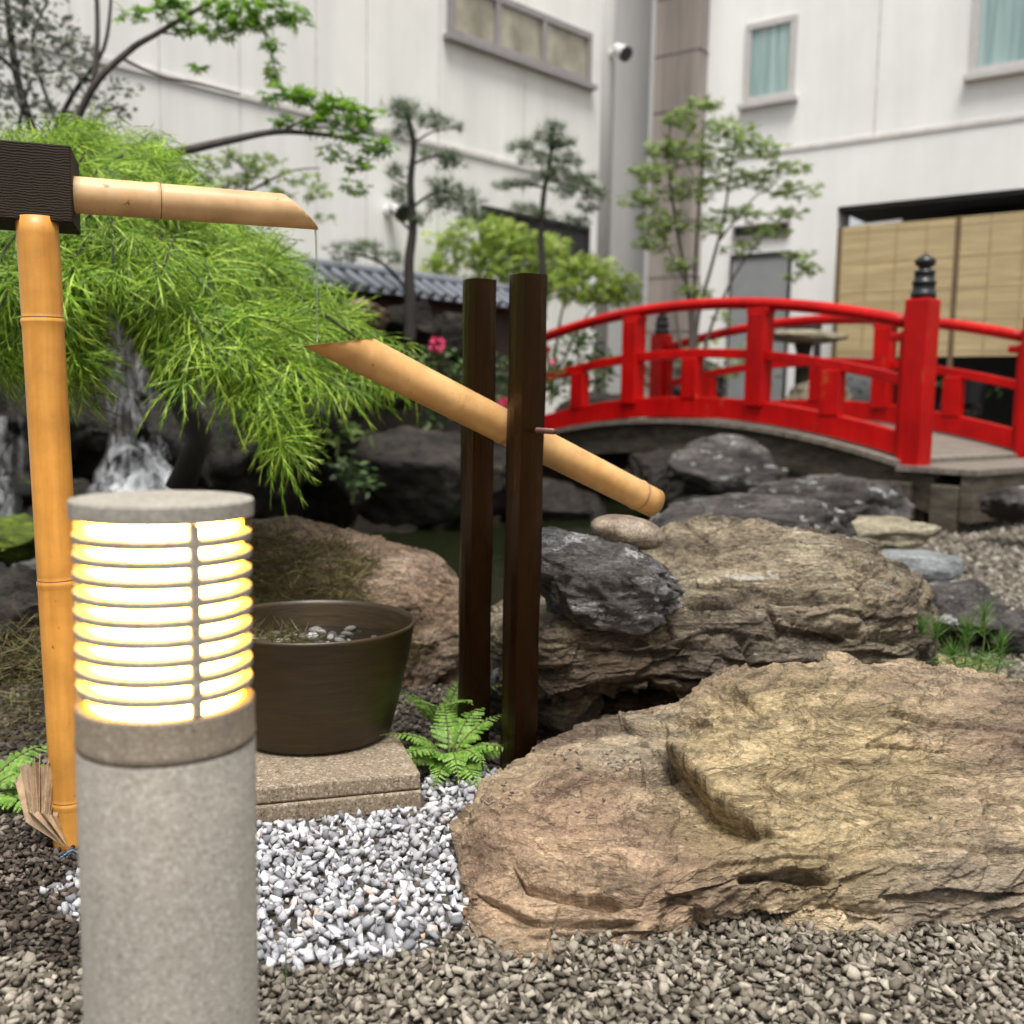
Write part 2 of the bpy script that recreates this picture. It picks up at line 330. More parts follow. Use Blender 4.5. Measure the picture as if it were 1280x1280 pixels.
M['girder'] = wood_mat('old_timber', (0.045, 0.036, 0.026), (0.12, 0.10, 0.075), 0.8, (1.5, 1.5, 7), 2.0, 0.4, 0, 0.3)
def wall_mat(name, c, streak=0.14):
    t = NT(name); a = t.noise(t.coord((1.6, 1.6, 0.12)), 1.3, 7, 0.6); b = t.noise(t.coord(), 0.7, 6, 0.6); f = t.noise(t.coord(), 30, 4, 0.6)
    col = t.mix(1.0, c, t.ramp(a, [(0.3, 1 - streak), (0.6, 1.0)]), 'MULTIPLY'); col = t.mix(1.0, col, t.ramp(b, [(0.3, 0.90), (0.65, 1.0)]), 'MULTIPLY')
    t.pbr(col, 0.85, t.bump(f, 0.15, 0.01), Specular_IOR_Level=0.2); return t.m
M['wall_l'] = wall_mat('pale_panel_wall', (0.83, 0.825, 0.79), 0.14)
M['wall_r'] = wall_mat('white_plaster_wall', (0.87, 0.87, 0.855), 0.10)
M['wall_ret'] = wall_mat('shaded_return_wall', (0.60, 0.59, 0.575), 0.2)  # shade on the turned-in wall is put into this greyer colour
M['seam'] = plain('joint_grey', (0.60, 0.58, 0.555), 0.8, 0.2)
M['seam_d'] = plain('dark_joint', (0.12, 0.10, 0.09), 0.8, 0.2)
M['stone_col'] = wall_mat('brown_tile_pier', (0.36, 0.315, 0.285), 0.6)
M['alu'] = plain('aluminium_frame', (0.50, 0.48, 0.47), 0.45, 0.1)
M['alu_d'] = plain('mauve_grey_frame', (0.27, 0.25, 0.25), 0.5, 0.15)
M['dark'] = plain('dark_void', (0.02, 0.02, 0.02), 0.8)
M['door'] = plain('grey_door_paint', (0.24, 0.25, 0.26), 0.6, 0.12, 3)
def pane(name, c1, c2, st=(6, 6, 0.3)):
    t = NT(name); n = t.noise(t.coord(st), 2.2, 4, 0.5)
    t.pbr(t.mix(t.ramp(n, [(0.35, 0.0), (0.65, 1.0)]), c1, c2), 0.12, None, Specular_IOR_Level=0.6); return t.m
M['pane_teal'] = pane('curtained_teal_glass', (0.22, 0.33, 0.32), (0.38, 0.50, 0.49))
M['pane_tan'] = pane('papered_tan_glass', (0.22, 0.20, 0.15), (0.40, 0.37, 0.29), (1.5, 1.5, 1))
def sudare():
    t = NT('bamboo_screen'); v = t.coord((1, 1, 1)); w = t.noise(t.coord((1, 1, 60)), 1.0, 3, 0.6); b = t.noise(t.coord((0.6, 0.6, 5)), 1.5, 5)
    c = t.mix(t.ramp(w, [(0.3, 0.0), (0.7, 1.0)]), (0.36, 0.27, 0.135), (0.56, 0.45, 0.25)); c = t.mix(0.7, c, t.ramp(b, [(0.3, 0.75), (0.7, 1.15)]), 'MULTIPLY')
    t.pbr(c, 0.6, t.bump(w, 0.4, 0.02)); return t.m
M['screen'] = sudare()
M['binding'] = plain('tan_binding', (0.33, 0.245, 0.12), 0.7)
M['cord'] = plain('dark_binding', (0.14, 0.09, 0.045), 0.7)
M['bark'] = plain('grey_bark', (0.075, 0.062, 0.055), 0.85, 0.4, 20, 0.6, (1, 1, 0.3))
M['bark_d'] = plain('dark_bark', (0.025, 0.021, 0.018), 0.85, 0.4, 20, 0.6, (1, 1, 0.3))
M['twig'] = plain('green_twig', (0.09, 0.10, 0.03), 0.7)
M['tile'] = plain('blue_grey_tile', (0.15, 0.165, 0.19), 0.4, 0.25, 5)
M['mudwall'] = plain('brown_garden_wall', (0.05, 0.04, 0.03), 0.85, 0.5, 3)
M['white'] = plain('white_plastic', (0.62, 0.62, 0.6), 0.5, 0.08)
M['steel'] = plain('rusty_rod', (0.10, 0.035, 0.02), 0.45, 0.4, 30)
M['lace'] = leaf_mat('laceleaf_maple', [(0.0, (0.02, 0.07, 0.006)), (0.3, (0.10, 0.22, 0.012)), (0.65, (0.26, 0.43, 0.028)), (1.0, (0.54, 0.68, 0.11))], 0.4)
M['lime'] = leaf_mat('lime_maple_leaf', [(0.0, (0.09, 0.21, 0.02)), (0.5, (0.18, 0.36, 0.03)), (1.0, (0.30, 0.50, 0.05))], 0.5)
M['shrubl'] = leaf_mat('yellow_green_shrub_leaf', [(0.0, (0.20, 0.30, 0.05)), (0.5, (0.34, 0.46, 0.09)), (1.0, (0.50, 0.60, 0.17))], 0.5)
M['soft'] = leaf_mat('soft_green_leaf', [(0.0, (0.14, 0.21, 0.06)), (0.5, (0.26, 0.36, 0.11)), (1.0, (0.40, 0.50, 0.20))], 0.45)
M['grey_leaf'] = leaf_mat('grey_green_leaf', [(0.0, (0.08, 0.095, 0.065)), (0.5, (0.17, 0.19, 0.14)), (1.0, (0.30, 0.32, 0.25))], 0.3)
M['pine'] = leaf_mat('pine_needle', [(0.0, (0.05, 0.085, 0.035)), (0.5, (0.12, 0.175, 0.085)), (1.0, (0.22, 0.28, 0.15))], 0.2)
M['darkleaf'] = leaf_mat('dark_undergrowth_leaf', [(0.0, (0.02, 0.04, 0.012)), (0.5, (0.06, 0.11, 0.03)), (1.0, (0.15, 0.23, 0.08))], 0.3)
M['fern'] = leaf_mat('fern_leaf', [(0.0, (0.12, 0.27, 0.035)), (0.5, (0.23, 0.42, 0.07)), (1.0, (0.36, 0.55, 0.14))], 0.4)
M['seedling'] = leaf_mat('seedling_needle', [(0.0, (0.06, 0.16, 0.03)), (0.5, (0.12, 0.26, 0.045)), (1.0, (0.22, 0.36, 0.08))], 0.4)
M['straw'] = leaf_mat('dry_needle', [(0.0, (0.05, 0.035, 0.016)), (0.45, (0.14, 0.10, 0.04)), (0.75, (0.10, 0.12, 0.03)), (1.0, (0.30, 0.24, 0.11))], 0.2)
M['pinkf'] = leaf_mat('pink_petal', [(0.0, (0.70, 0.05, 0.16)), (1.0, (0.85, 0.16, 0.3))], 0.3)
M['husk'] = plain('dry_leaf_husk', (0.42, 0.30, 0.19), 0.6, 0.35, 30, 0.4)
M['blue'] = plain('blue_cord_plastic', (0.10, 0.22, 0.36), 0.5, 0.2, 30)
def water_mat(name, col, rough=0.06, ripple=0.25, sc=4):
    t = NT(name); n = t.noise(t.coord((1, 1, 1)), sc, 4, 0.5, 0.5); n2 = t.noise(t.coord(), sc * 6, 3)
    t.pbr(col, rough, t.bump(t.math('ADD', n, t.math('MULTIPLY', n2, 0.15)), ripple, 0.03), Specular_IOR_Level=0.5, IOR=1.33); return t.m
M['water'] = water_mat('pond_water', (0.010, 0.013, 0.005))
M['potwater'] = water_mat('pot_water', (0.014, 0.011, 0.007), 0.04, 0.05, 8)
def fall_mat():
    t = NT('falling_water'); n = t.noise(t.coord((9.0, 9.0, 0.7)), 2.2, 7, 0.62, 0.3); f = t.noise(t.coord((9, 9, 2.5)), 3, 5, 0.6, 0.6)
    a = t.ramp(t.math('ADD', t.math('MULTIPLY', n, 0.7), t.math('MULTIPLY', f, 0.3)), [(0.50, 0.0), (0.74, 0.4)])
    t.pbr((0.8, 0.82, 0.85), 0.3, t.bump(n, 0.5, 0.03), Alpha=a, Specular_IOR_Level=0.5); return t.m
M['fall'] = fall_mat()
def foam_mat():
    t = NT('water_spray'); f = t.noise(t.coord((1, 1, 0.5)), 5, 5, 0.55, 1.2)
    t.pbr((0.85, 0.86, 0.88), 0.5, t.bump(f, 0.6, 0.03), Alpha=t.ramp(f, [(0.48, 0.0), (0.72, 0.5)])); return t.m
def dome_mat():
    t = NT('tumbling_water'); n = t.noise(t.coord((5, 5, 0.8)), 2.6, 4, 0.5, 0.6); f = t.noise(t.coord((1, 1, 1)), 2.6, 3, 0.5)
    lw = t.n('ShaderNodeLayerWeight', {'Blend': 0.5}).outputs['Facing']
    a = t.math('MULTIPLY', t.ramp(n, [(0.42, 0.0), (0.70, 0.5)]), t.ramp(f, [(0.38, 0.25), (0.6, 1.0)]))
    a = t.math('MULTIPLY', a, t.ramp(lw, [(0.5, 1.0), (0.95, 0.0)]))
    t.pbr((0.75, 0.77, 0.80), 0.5, t.bump(n, 0.1, 0.03), Alpha=a, Specular_IOR_Level=0.5); return t.m
M['foam'] = dome_mat()
def soil():
    t = NT('garden_ground'); v = t.coord(); a = t.noise(v, 0.8, 6); f = t.noise(v, 45, 5, 0.7); s = t.n('ShaderNodeTexVoronoi', {'Vector': v, 'Scale': 38.0})
    c = t.mix(t.ramp(a, [(0.4, 0.0), (0.6, 1.0)]), (0.10, 0.085, 0.065), (0.15, 0.13, 0.10))
    c = t.mix(0.8, c, t.ramp(s.outputs['Distance'], [(0.0, 1.4), (0.7, 0.4)]), 'MULTIPLY')
    t.pbr(c, 0.9, t.bump(t.math('SUBTRACT', f, s.outputs['Distance']), 0.8, 0.02)); return t.m
M['soil'] = soil()

# ================================================================== SETTING
def catmull(a, n):
    """resample control array a (K,...) along axis 0 to n samples"""
    K = a.shape[0]; t = np.linspace(0, K - 1, n); i = np.clip(np.floor(t).astype(int), 0, K - 2); f = (t - i).reshape((-1,) + (1,) * (a.ndim - 1))
    p0 = a[np.clip(i - 1, 0, K - 1)]; p1 = a[i]; p2 = a[i + 1]; p3 = a[np.clip(i + 2, 0, K - 1)]
    return 0.5 * (2 * p1 + (p2 - p0) * f + (2 * p0 - 5 * p1 + 4 * p2 - p3) * f * f + (3 * p1 - p0 - 3 * p2 + p3) * f ** 3)
def inpoly(x, y, poly):
    c = np.zeros(len(x), bool); n = len(poly)
    for i in range(n):
        x1, y1 = poly[i]; x2, y2 = poly[(i + 1) % n]
        m_ = ((y1 > y) != (y2 > y)); xx = (x2 - x1) * (y - y1) / ((y2 - y1) or 1e-9) + x1
        c ^= m_ & (x < xx)
    return c
def polydist(x, y, pl, closed=False):
    d = np.full(len(x), 1e9); pts = list(pl) + ([pl[0]] if closed else [])
    for (x1, y1), (x2, y2) in zip(pts[:-1], pts[1:]):
        dx, dy = x2 - x1, y2 - y1; t = np.clip(((x - x1) * dx + (y - y1) * dy) / (dx * dx + dy * dy + 1e-12), 0, 1)
        d = np.minimum(d, np.hypot(x - x1 - t * dx, y - y1 - t * dy))
    return d
POND = [(-9, 3.9), (-1.6, 4.15), (-0.9, 4.25), (0.0, 4.0), (0.9, 3.95), (1.35, 4.5), (1.75, 5.7), (1.6, 7.0), (1.75, 8.0), (2.35, 8.7), (3.2, 10.2), (3.0, 12.5), (-0.3, 12.6), (-0.9, 10.2), (-1.8, 9.0), (-3.0, 8.2), (-9, 7.6)]
def ground_z(x, y):
    ins = inpoly(x, y, POND); d = polydist(x, y, POND, True)
    z = np.where(ins, -0.55 * np.clip(d / 0.35, 0, 1), 0.0)
    bank = np.clip((y - 9.3) / 2.0, 0, 1) * np.clip((1.9 - x) / 1.5, 0, 1) * np.clip((x + 9) / 3, 0, 1) * 0.75
    z = np.where(ins, z, z + bank * np.clip(d / 0.6, 0, 1))
    return z
def grid_mesh(xs, ys, zf):
    X, Y = np.meshgrid(xs, ys); x, y = X.ravel(), Y.ravel(); z = zf(x, y)
    nx, ny = len(xs), len(ys); i = (np.arange(ny - 1)[:, None] * nx + np.arange(nx - 1)[None]).ravel()
    return np.stack([x, y, z], 1), np.stack([i, i + 1, i + nx + 1, i + nx], 1)
xs = np.concatenate([np.linspace(-300, -9, 12), np.linspace(-8.9, 8.9, 180), np.linspace(9, 300, 12)])
ys = np.concatenate([np.linspace(-300, -1, 12), np.linspace(-0.9, 14, 170), np.linspace(14.2, 300, 12)])
v, f = grid_mesh(xs, ys, lambda x, y: ground_z(x, y) + np.where(np.hypot(x, y) < 20, 0.006 * pnoise(np.stack([x * 3, y * 3, x * 0], 1)), 0))
tag(link_mesh('ground', v, f, M['soil'], smooth=True), 'dark garden soil under the gravel and round the pond', 'ground', kind='structure')
v, f = grid_mesh(np.linspace(-9.3, 3.6, 40), np.linspace(3.6, 12.9, 40), lambda x, y: np.full(len(x), -0.09))
tag(link_mesh('water', v, f, M['water'], smooth=True), 'dark still pond water', 'water', kind='structure')

# ---------------- walls by intersection with their planes
CL = (2.15, 17.0); DL = (-0.697, -0.717); NL = (0.717, -0.697)
CR = (2.25, 17.0); DR = (0.793, -0.61); NR = (-0.61, -0.793)
def wallbox(mb, c, dr, nr, s0, s1, z0, z1, o0, o1):
    q = lambda s, z, o: Vector((c[0] + dr[0] * s + nr[0] * o, c[1] + dr[1] * s + nr[1] * o, z))
    mb.hexa([q(s0, z0, o0), q(s1, z0, o0), q(s1, z0, o1), q(s0, z0, o1)], [q(s0, z1, o0), q(s1, z1, o0), q(s1, z1, o1), q(s0, z1, o1)])
def WL(px, py): return onwall(px, py, CL, DL)
def WR(px, py): return onwall(px, py, CR, DR)
# left building
bl = thing('office_building', (CL[0] + DL[0] * 5, CL[1] + DL[1] * 5, 0), 'pale panelled building behind the pines with a strip of three windows high up', 'building')
s_end, _ = WL(757, 200)
w = MB(); wallbox(w, CL, DL, NL, s_end, 22, -0.2, 13, -0.6, 0); w.build('wall', M['wall_l'], bl, bevel=0.0)
w = MB(); wallbox(w, CL, DL, NL, -1.0, s_end - 0.003, -0.2, 13, -1.4, -0.55); w.build('return_wall', M['wall_ret'], bl)
w = MB(); w.tube([Vector((CL[0] + DL[0] * s_end + NL[0] * -0.3, CL[1] + DL[1] * s_end + NL[1] * -0.3, -0.2)) + Vector((0, 0, z)) for z in (0, 13)], 0.34, 24); w.build('rounded_corner', M['wall_ret'], bl, smooth=True)
w = MB()
for px in (458, 548, 655, 395, 300, 200, 90):
    s, _ = WL(px, 150); wallbox(w, CL, DL, NL, s - 0.010, s + 0.010, 0.5, 13, 0.0, 0.004)
sa, za = WL(745, 231); sb, zb = WL(520, 176)
zz = (za + zb) / 2
wallbox(w, CL, DL, NL, s_end + 0.02, 21, zz - 0.03, zz + 0.03, 0.001, 0.03)
w.build('panel_joint', M['seam'], bl)
def window(c, dr, nr, s0, s1, z0, z1, ms, fm, pm, parent, fw=0.07, sill=True, o=0.05):
    if s0 > s1: s0, s1 = s1, s0
    fr = MB()
    wallbox(fr, c, dr, nr, s0, s1, z1 - fw, z1, 0.002, o); wallbox(fr, c, dr, nr, s0, s1, z0, z0 + fw, 0.002, o)
    for e in [s0 + fw / 2, s1 - fw / 2] + list(ms): wallbox(fr, c, dr, nr, e - fw / 2, e + fw / 2, z0 + fw + 0.001, z1 - fw - 0.001, 0.002, o - 0.004)
    wi = fr.build('window', fm, parent)
    ed = [s0 + fw] + [x for q in sorted(ms) for x in (q - fw / 2, q + fw / 2)] + [s1 - fw]
    for a, b in zip(ed[::2], ed[1::2]):
        p = MB(); wallbox(p, c, dr, nr, a + 0.002, b - 0.002, z0 + fw, z1 - fw, 0.003, 0.014); p.build('pane', pm, wi)
    if sill:
        q = MB(); wallbox(q, c, dr, nr, s0 - 0.06, s1 + 0.06, z0 - 0.07, z0 - 0.003, 0.002, 0.12); q.build('sill', fm, wi)
    return wi
s1, zt = WL(738, 43); _, zb = WL(738, 108); s0, _ = WL(558, 40)
window(CL, DL, NL, s0, s1, zb, zt, [WL(620, 50)[0], WL(678, 70)[0]], M['alu_d'], M['pane_tan'], bl, 0.09)
s1, zt = WL(735, 284); _, zb = WL(735, 330); s0, _ = WL(600, 270)
window(CL, DL, NL, s0, s1, zb, zt, [], M['dark'], M['dark'], bl, 0.05, False)
def wall_lamp(px, py, c, dr, nr, lab):
    s, z = onwall(px, py, c, dr); b = Vector((c[0] + dr[0] * s, c[1] + dr[1] * s, z)); n = Vector((nr[0], nr[1], 0))
    t = thing('wall_spotlight', b, lab, 'wall light', 'white spotlights on the pale building')
    q = MB(); q.tube([b + n * 0.005, b + n * 0.06], 0.07, 12); q.tube([b + n * 0.06, b + n * 0.14 + Vector((0, 0, 0.03))], 0.03, 8); q.build('bracket', M['white'], t)
    q = MB(); a = b + n * 0.12 + Vector((0, 0, 0.07)); e = b + n * 0.3 + Vector((0, 0, -0.05)); q.tube([a, e], [0.07, 0.12], 14); q.build('lamp_shade', M['white'], t, smooth=False)
    q = MB(); q.tube([e + (e - a) * 0.02, e + (e - a) * 0.2], [0.10, 0.11], 14); q.build('lens', M['black'], t)
wall_lamp(762, 68, CL, DL, NL, 'small white spotlight high on the pale wall right of the strip window')
wall_lamp(484, 264, CL, DL, NL, 'small white spotlight low on the pale wall beside the left pine trunk')

# right building
br = thing('hotel_building', (CR[0] + DR[0] * 5, CR[1] + DR[1] * 5, 0), 'white plastered building at the right with curtained windows above a dark open bay', 'building')
so, zo = WR(1047, 258); _, zo2 = WR(1280, 236); zo = (zo + zo2) / 2
w = MB(); wallbox(w, CR, DR, NR, -0.2, so, -0.2, zo, -0.5, 0); wallbox(w, CR, DR, NR, -0.2, 16, zo + 0.001, 13, -0.5, 0.0)
w.build('wall', M['wall_r'], br)
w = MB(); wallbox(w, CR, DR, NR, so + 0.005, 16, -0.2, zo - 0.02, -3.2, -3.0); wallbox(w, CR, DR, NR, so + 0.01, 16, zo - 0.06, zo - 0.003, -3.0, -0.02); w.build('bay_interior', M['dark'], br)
sp0, _ = WR(829, 100); sp1, _ = WR(884, 100)
w = MB(); wallbox(w, CR, DR, NR, sp0, sp1, -0.2, 13, 0.002, 0.28)
w.build('tile_pier', M['stone_col'], br, bevel=0.01)
for z in np.arange(0.4, 12, 0.85):
    w = MB(); wallbox(w, CR, DR, NR, sp0 - 0.01, sp1 + 0.01, z, z + 0.02, 0.003, 0.285); w.build('pier_joint', M['seam_d'], br)
w = MB(); s, _ = WR(1097, 80); sg, zg = WR(1100, 171); wallbox(w, CR, DR, NR, s - 0.015, s + 0.015, zg + 0.03, 13, 0.0, 0.005)
wallbox(w, CR, DR, NR, sp1 + 0.5, 16, zg - 0.03, zg + 0.028, 0.0, 0.02); w.build('panel_joint', M['seam'], br)
s0, zb = WR(930, 132); s1, _ = WR(993, 120); _, zt = WR(930, 33)
window(CR, DR, NR, s0, s1, zb, zt, [], M['alu'], M['pane_teal'], br, 0.09)
s0, zb = WR(1212, 96); s1 = s0 + 1.5
window(CR, DR, NR, s0, s1, zb, zb + 1.75, [s0 + 0.75], M['alu'], M['pane_teal'], br, 0.09)
s0, zt = WR(915, 322); s1, _ = WR(990, 322)
w = MB(); wallbox(w, CR, DR, NR, s0 + 0.03, s1 - 0.03, -0.1, zt - 0.04, 0.002, 0.05); dr_ = w.build('door', M['door'], br)
w = MB(); wallbox(w, CR, DR, NR, s0, s1, zt - 0.035, zt + 0.03, 0.003, 0.07); wallbox(w, CR, DR, NR, s0, s0 + 0.028, -0.1, zt - 0.037, 0.003, 0.065); wallbox(w, CR, DR, NR, s1 - 0.028, s1, -0.1, zt - 0.037, 0.003, 0.065); w.build('door_frame', M['dark'], dr_)
s0, zt = WR(917, 283); s1, _ = WR(988, 283); _, zb = WR(917, 300)
window(CR, DR, NR, s0, s1, zb, zt, [], M['alu_d'], M['dark'], br, 0.03, False)
# pipe at the bay corner
q = MB(); a = Vector((CR[0] + DR[0] * (so + 0.18), CR[1] + DR[1] * (so + 0.18), 0)) + Vector((NR[0], NR[1], 0)) * -0.15
zz = zo - 0.3
pts = [a + Vector((0, 0, zz - 2.0)), a + Vector((0, 0, zz - 0.1)), a + Vector((DR[0] * 0.04, DR[1] * 0.04, zz - 0.03)), a + Vector((DR[0] * 0.12, DR[1] * 0.12, zz)), a + Vector((DR[0] * 0.7, DR[1] * 0.7, zz + 0.02))]
q.tube(pts, 0.06, 10)
o = q.build('drain_pipe', M['white'], None, loc=(a.x, a.y, zz - 2.0), smooth=True); tag(o, 'white elbow pipe above the bamboo screen under the dark bay ceiling', 'pipe')
# bamboo screen fence
s0, zt = WR(1047, 283); s1 = 16; _, zb = WR(1047, 452)
OS = 0.5
def WS(px, py): return onwall(px, py, (CR[0] + NR[0] * 0.5, CR[1] + NR[1] * 0.5), DR)
CS = (CR[0] + NR[0] * 0.5, CR[1] + NR[1] * 0.5)
s0, zt = WS(1048, 285); _, zb = WS(1160, 446)
fc = thing('bamboo_screen_fence', (CS[0] + DR[0] * (s0 + 2), CS[1] + DR[1] * (s0 + 2), 0), 'tan woven bamboo screen fence in front of the dark bay beyond the red bridge', 'screen fence')
edges = [s0 + 0.03, WS(1197, 300)[0], WS(1197, 300)[0] * 2 - s0, 12]
for a, b in zip(edges[:-1], edges[1:]):
    w = MB(); wallbox(w, CS, DR, NR, a + 0.035, b - 0.035, zb, zt, -0.02, 0.02); w.build('screen_panel', M['screen'], fc)
    w = MB(); wallbox(w, CS, DR, NR, a - 0.03, a + 0.03, -0.1, zt + 0.01, -0.04, 0.03); w.build('post', M['cord'], fc)
    w = MB()
    n = 4
    for k in range(1, n): x = a + (b - a) * k / n; wallbox(w, CS, DR, NR, x - 0.008, x + 0.008, zb, zt, 0.019, 0.026)
    for k in range(5): z = zb + (zt - zb) * (k + 0.15) / 4.4; wallbox(w, CS, DR, NR, a + 0.05, b - 0.05, z, z + 0.012, 0.018, 0.022)
    w.build('binding', M['binding'], fc)
s0, z0 = WR(1155, 275); s1, _ = WR(1258, 262)
w = MB(); wallbox(w, CR, DR, NR, s0, s1, z0 - 0.9, z0 + 0.12, -1.1, -0.75)
ac = w.build('air_conditioner', M['white'], None, loc=(CR[0] + DR[0] * s0, CR[1] + DR[1] * s0, z0), bevel=0.02); tag(ac, 'white cabinet top showing over the bamboo screen in the dark bay', 'cabinet')
for k in range(6):
    w = MB(); wallbox(w, CR, DR, NR, s0 + 0.15 + k * 0.2, s0 + 0.28 + k * 0.2, z0 - 0.02, z0 + 0.06, -0.748, -0.74); w.build('vent_slot', M['alu_d'], ac)

# tiled garden wall in front of the left building
gw = thing('tiled_garden_wall', (-1.3, 9.9, 0), 'low brown garden wall capped with blue grey roof tiles in front of the pale building', 'garden wall')
A = P(330, 371, 9.4); B = P(640, 378, 11.8)
A.z = B.z = (A.z + B.z) / 2
dv = (B - A).normalized(); nv = Vector((dv.y, -dv.x, 0))
w = MB(); w.hexa([A + nv * 0.1 - Vector((0, 0, A.z)), B + nv * 0.1 - Vector((0, 0, A.z)), B - nv * 0.1 - Vector((0, 0, A.z)), A - nv * 0.1 - Vector((0, 0, A.z))], [A + nv * 0.1, B + nv * 0.1, B - nv * 0.1, A - nv * 0.1]); w.build('wall', M['mudwall'], gw)
w = MB(); L = (B - A).length; n = int(L / 0.16)
up = Vector((0, 0, 1))
w.hexa([A + nv * 0.34, B + nv * 0.34, B, A], [A + nv * 0.32 + up * 0.03, B + nv * 0.32 + up * 0.03, B + up * 0.2, A + up * 0.2])
w.hexa([A + nv * -0.02, B - nv * 0.02, B - nv * 0.34, A - nv * 0.34], [A - nv * 0.02 + up * 0.2, B - nv * 0.02 + up * 0.2, B - nv * 0.32 + up * 0.03, A - nv * 0.32 + up * 0.03])
for k in range(n):
    a = A + dv * (k + 0.5) * L / n
    for sg in (1, -1): w.tube([a + nv * sg * 0.36 + up * 0.03, a + nv * sg * 0.02 + up * 0.21], 0.038, 8)
w.tube([A + up * 0.24, B + up * 0.24], 0.06, 10)
w.build('tiled_roof', M['tile'], gw)

# ================================================================== ROCKS
def grid_normals(Vg):
    du = np.gradient(Vg, axis=1); dv_ = np.gradient(Vg, axis=0)
    n = np.cross(du, dv_); n /= np.linalg.norm(n, axis=2)[..., None] + 1e-12
    return n
def sm(x): x = np.clip(x, 0, 1); return x * x * (3 - 2 * x)
def loft(name, cols, rows, nu, nv, mat, noise, cracks=(), extra=None, base=None, ledges=()):
    """cols: pixel x; rows: per row, per column (pixel y, depth) or ('z', depth, z). Rows go from the ground in front, over the top, to the ground behind."""
    C = np.zeros((len(rows), len(cols), 3))
    for i, row in enumerate(rows):
        for j, (px, e) in enumerate(zip(cols, row)):
            if len(e) == 3:                  # (depth, z, 0): a point at this depth and height in that column
                x = P(px, 700, e[0]).x; C[i, j] = (x, e[0], e[1])
            else: C[i, j] = P(px, e[0], e[1])
    A_ = catmull(C, nv); A_ = catmull(A_.transpose(1, 0, 2), nu).transpose(1, 0, 2)
    n = grid_normals(A_)
    cen = A_.reshape(-1, 3).mean(0)
    mid = n[nv // 2, nu // 2]
    if mid[2] < 0: n = -n
    V = A_.reshape(-1, 3); N = n.reshape(-1, 3)
    V = V + N * noise(V)[:, None]
    if extra is not None: V = extra(V, N)
    px, py = proj(V)
    front = np.repeat(np.linspace(0, 1, nv), nu) < 0.8
    wob = pnoise(V * 14) * 7 + pnoise(V * 40) * 3
    for pl, wd, dp in cracks:
        d = polydist(px + wob, py + wob * 0.6, pl)
        V = V - (N * 0.6 + np.array([0, 0, 0.4])) * (dp * np.exp(-(d / wd) ** 1.3) * front)[:, None]
    for pl, wd, dp in ledges:                # the rock breaks back under each of these edges
        xs_ = np.array([q[0] for q in pl], float); ys_ = np.array([q[1] for q in pl], float); o_ = np.argsort(xs_); xs_, ys_ = xs_[o_], ys_[o_]
        s = (py + wob * 0.5) - np.interp(px, xs_, ys_); en = sm((px - xs_[0] + 6) / 22) * sm((xs_[-1] + 6 - px) / 22)
        am = dp * en * front * (0.7 + 0.6 * sm(pnoise(V * 9) + 0.5))
        V = V - N * (am * sm((s + 1.0) / 3.0) * np.exp(-np.maximum(s, 0) / wd))[:, None] + N * (0.22 * am * (s < 1) * np.exp(np.minimum(s, 0) / (wd * 0.8)))[:, None]
    i = (np.arange(nv - 1)[:, None] * nu + np.arange(nu - 1)[None]).ravel()
    F = np.stack([i, i + 1, i + nu + 1, i + nu], 1)
    # close the two ends and the bottom with fans so the rock is solid
    V = np.concatenate([V, V.reshape(nv, nu, 3)[:, 0].mean(0)[None] , V.reshape(nv, nu, 3)[:, -1].mean(0)[None]])
    cl, cr = len(V) - 2, len(V) - 1
    T = [(k * nu, (k + 1) * nu, cl) for k in range(nv - 1)] + [((k + 1) * nu + nu - 1, k * nu + nu - 1, cr) for k in range(nv - 1)]
    fl = [tuple(q) for q in F.tolist()] + T
    b = base if base is not None else (cen[0], cen[1], 0)
    return link_mesh(name, V, fl, mat, None, b, smooth=True)

def ico(sub):
    import bmesh
    bm = bmesh.new(); bmesh.ops.create_icosphere(bm, subdivisions=sub, radius=1)
    v = np.array([q.co[:] for q in bm.verts]); f = np.array([[q.index for q in t.verts] for t in bm.faces]); bm.free(); return v, f
ICO = {k: ico(k) for k in (1, 2, 3, 5, 6)}
def boulder_mesh(c, r, seed, cuts=14, sub=5, rough=0.06, rot=0.0, tilt=(0, 0), flat=0.0, strata=0.0):
    rg = np.random.default_rng(seed); v, f = ICO[sub]; v = v.copy()
    for k in range(cuts):
        n = rg.normal(size=3); n /= np.linalg.norm(n); d = rg.uniform(0.55, 0.92)
        s = v @ n; ex = np.maximum(s - d, 0); v = v - n * (ex * 0.92)[:, None]
    if flat: v[:, 2] = np.where(v[:, 2] > flat, flat + (v[:, 2] - flat) * 0.25, v[:, 2])
    nn = v / (np.linalg.norm(v, axis=1)[:, None] + 1e-9)
    v = v + nn * (fbm(v * 1.6 + seed, 5, g=0.55) * rough * 1.6 + fbm(v * 5 + seed, 4, ridge=True, g=0.55) * rough * 0.35)[:, None]
    v = v + nn * (facets(v + seed, 2.2, seed & 255) * rough * 0.9 + facets(v + seed, 6, seed & 255) * rough * 0.35)[:, None]
    if strata: v = v + nn * (fbm(v * np.array([1, 1, 9]) + seed, 3, ridge=True) * strata)[:, None]
    v = v * np.array(r)
    Rm = np.array(Euler((tilt[0], tilt[1], rot)).to_matrix()); v = v @ Rm.T
    return v + np.array(c), f
def boulder(name, c, r, seed, mat, label, cat='rock', group=None, **kw):
    v, f = boulder_mesh(c, r, seed, **kw)
    o = link_mesh(name, v, f, mat, None, (c[0], c[1], c[2] - r[2] * 0.8), smooth=True)
    return tag(o, label, cat, group)

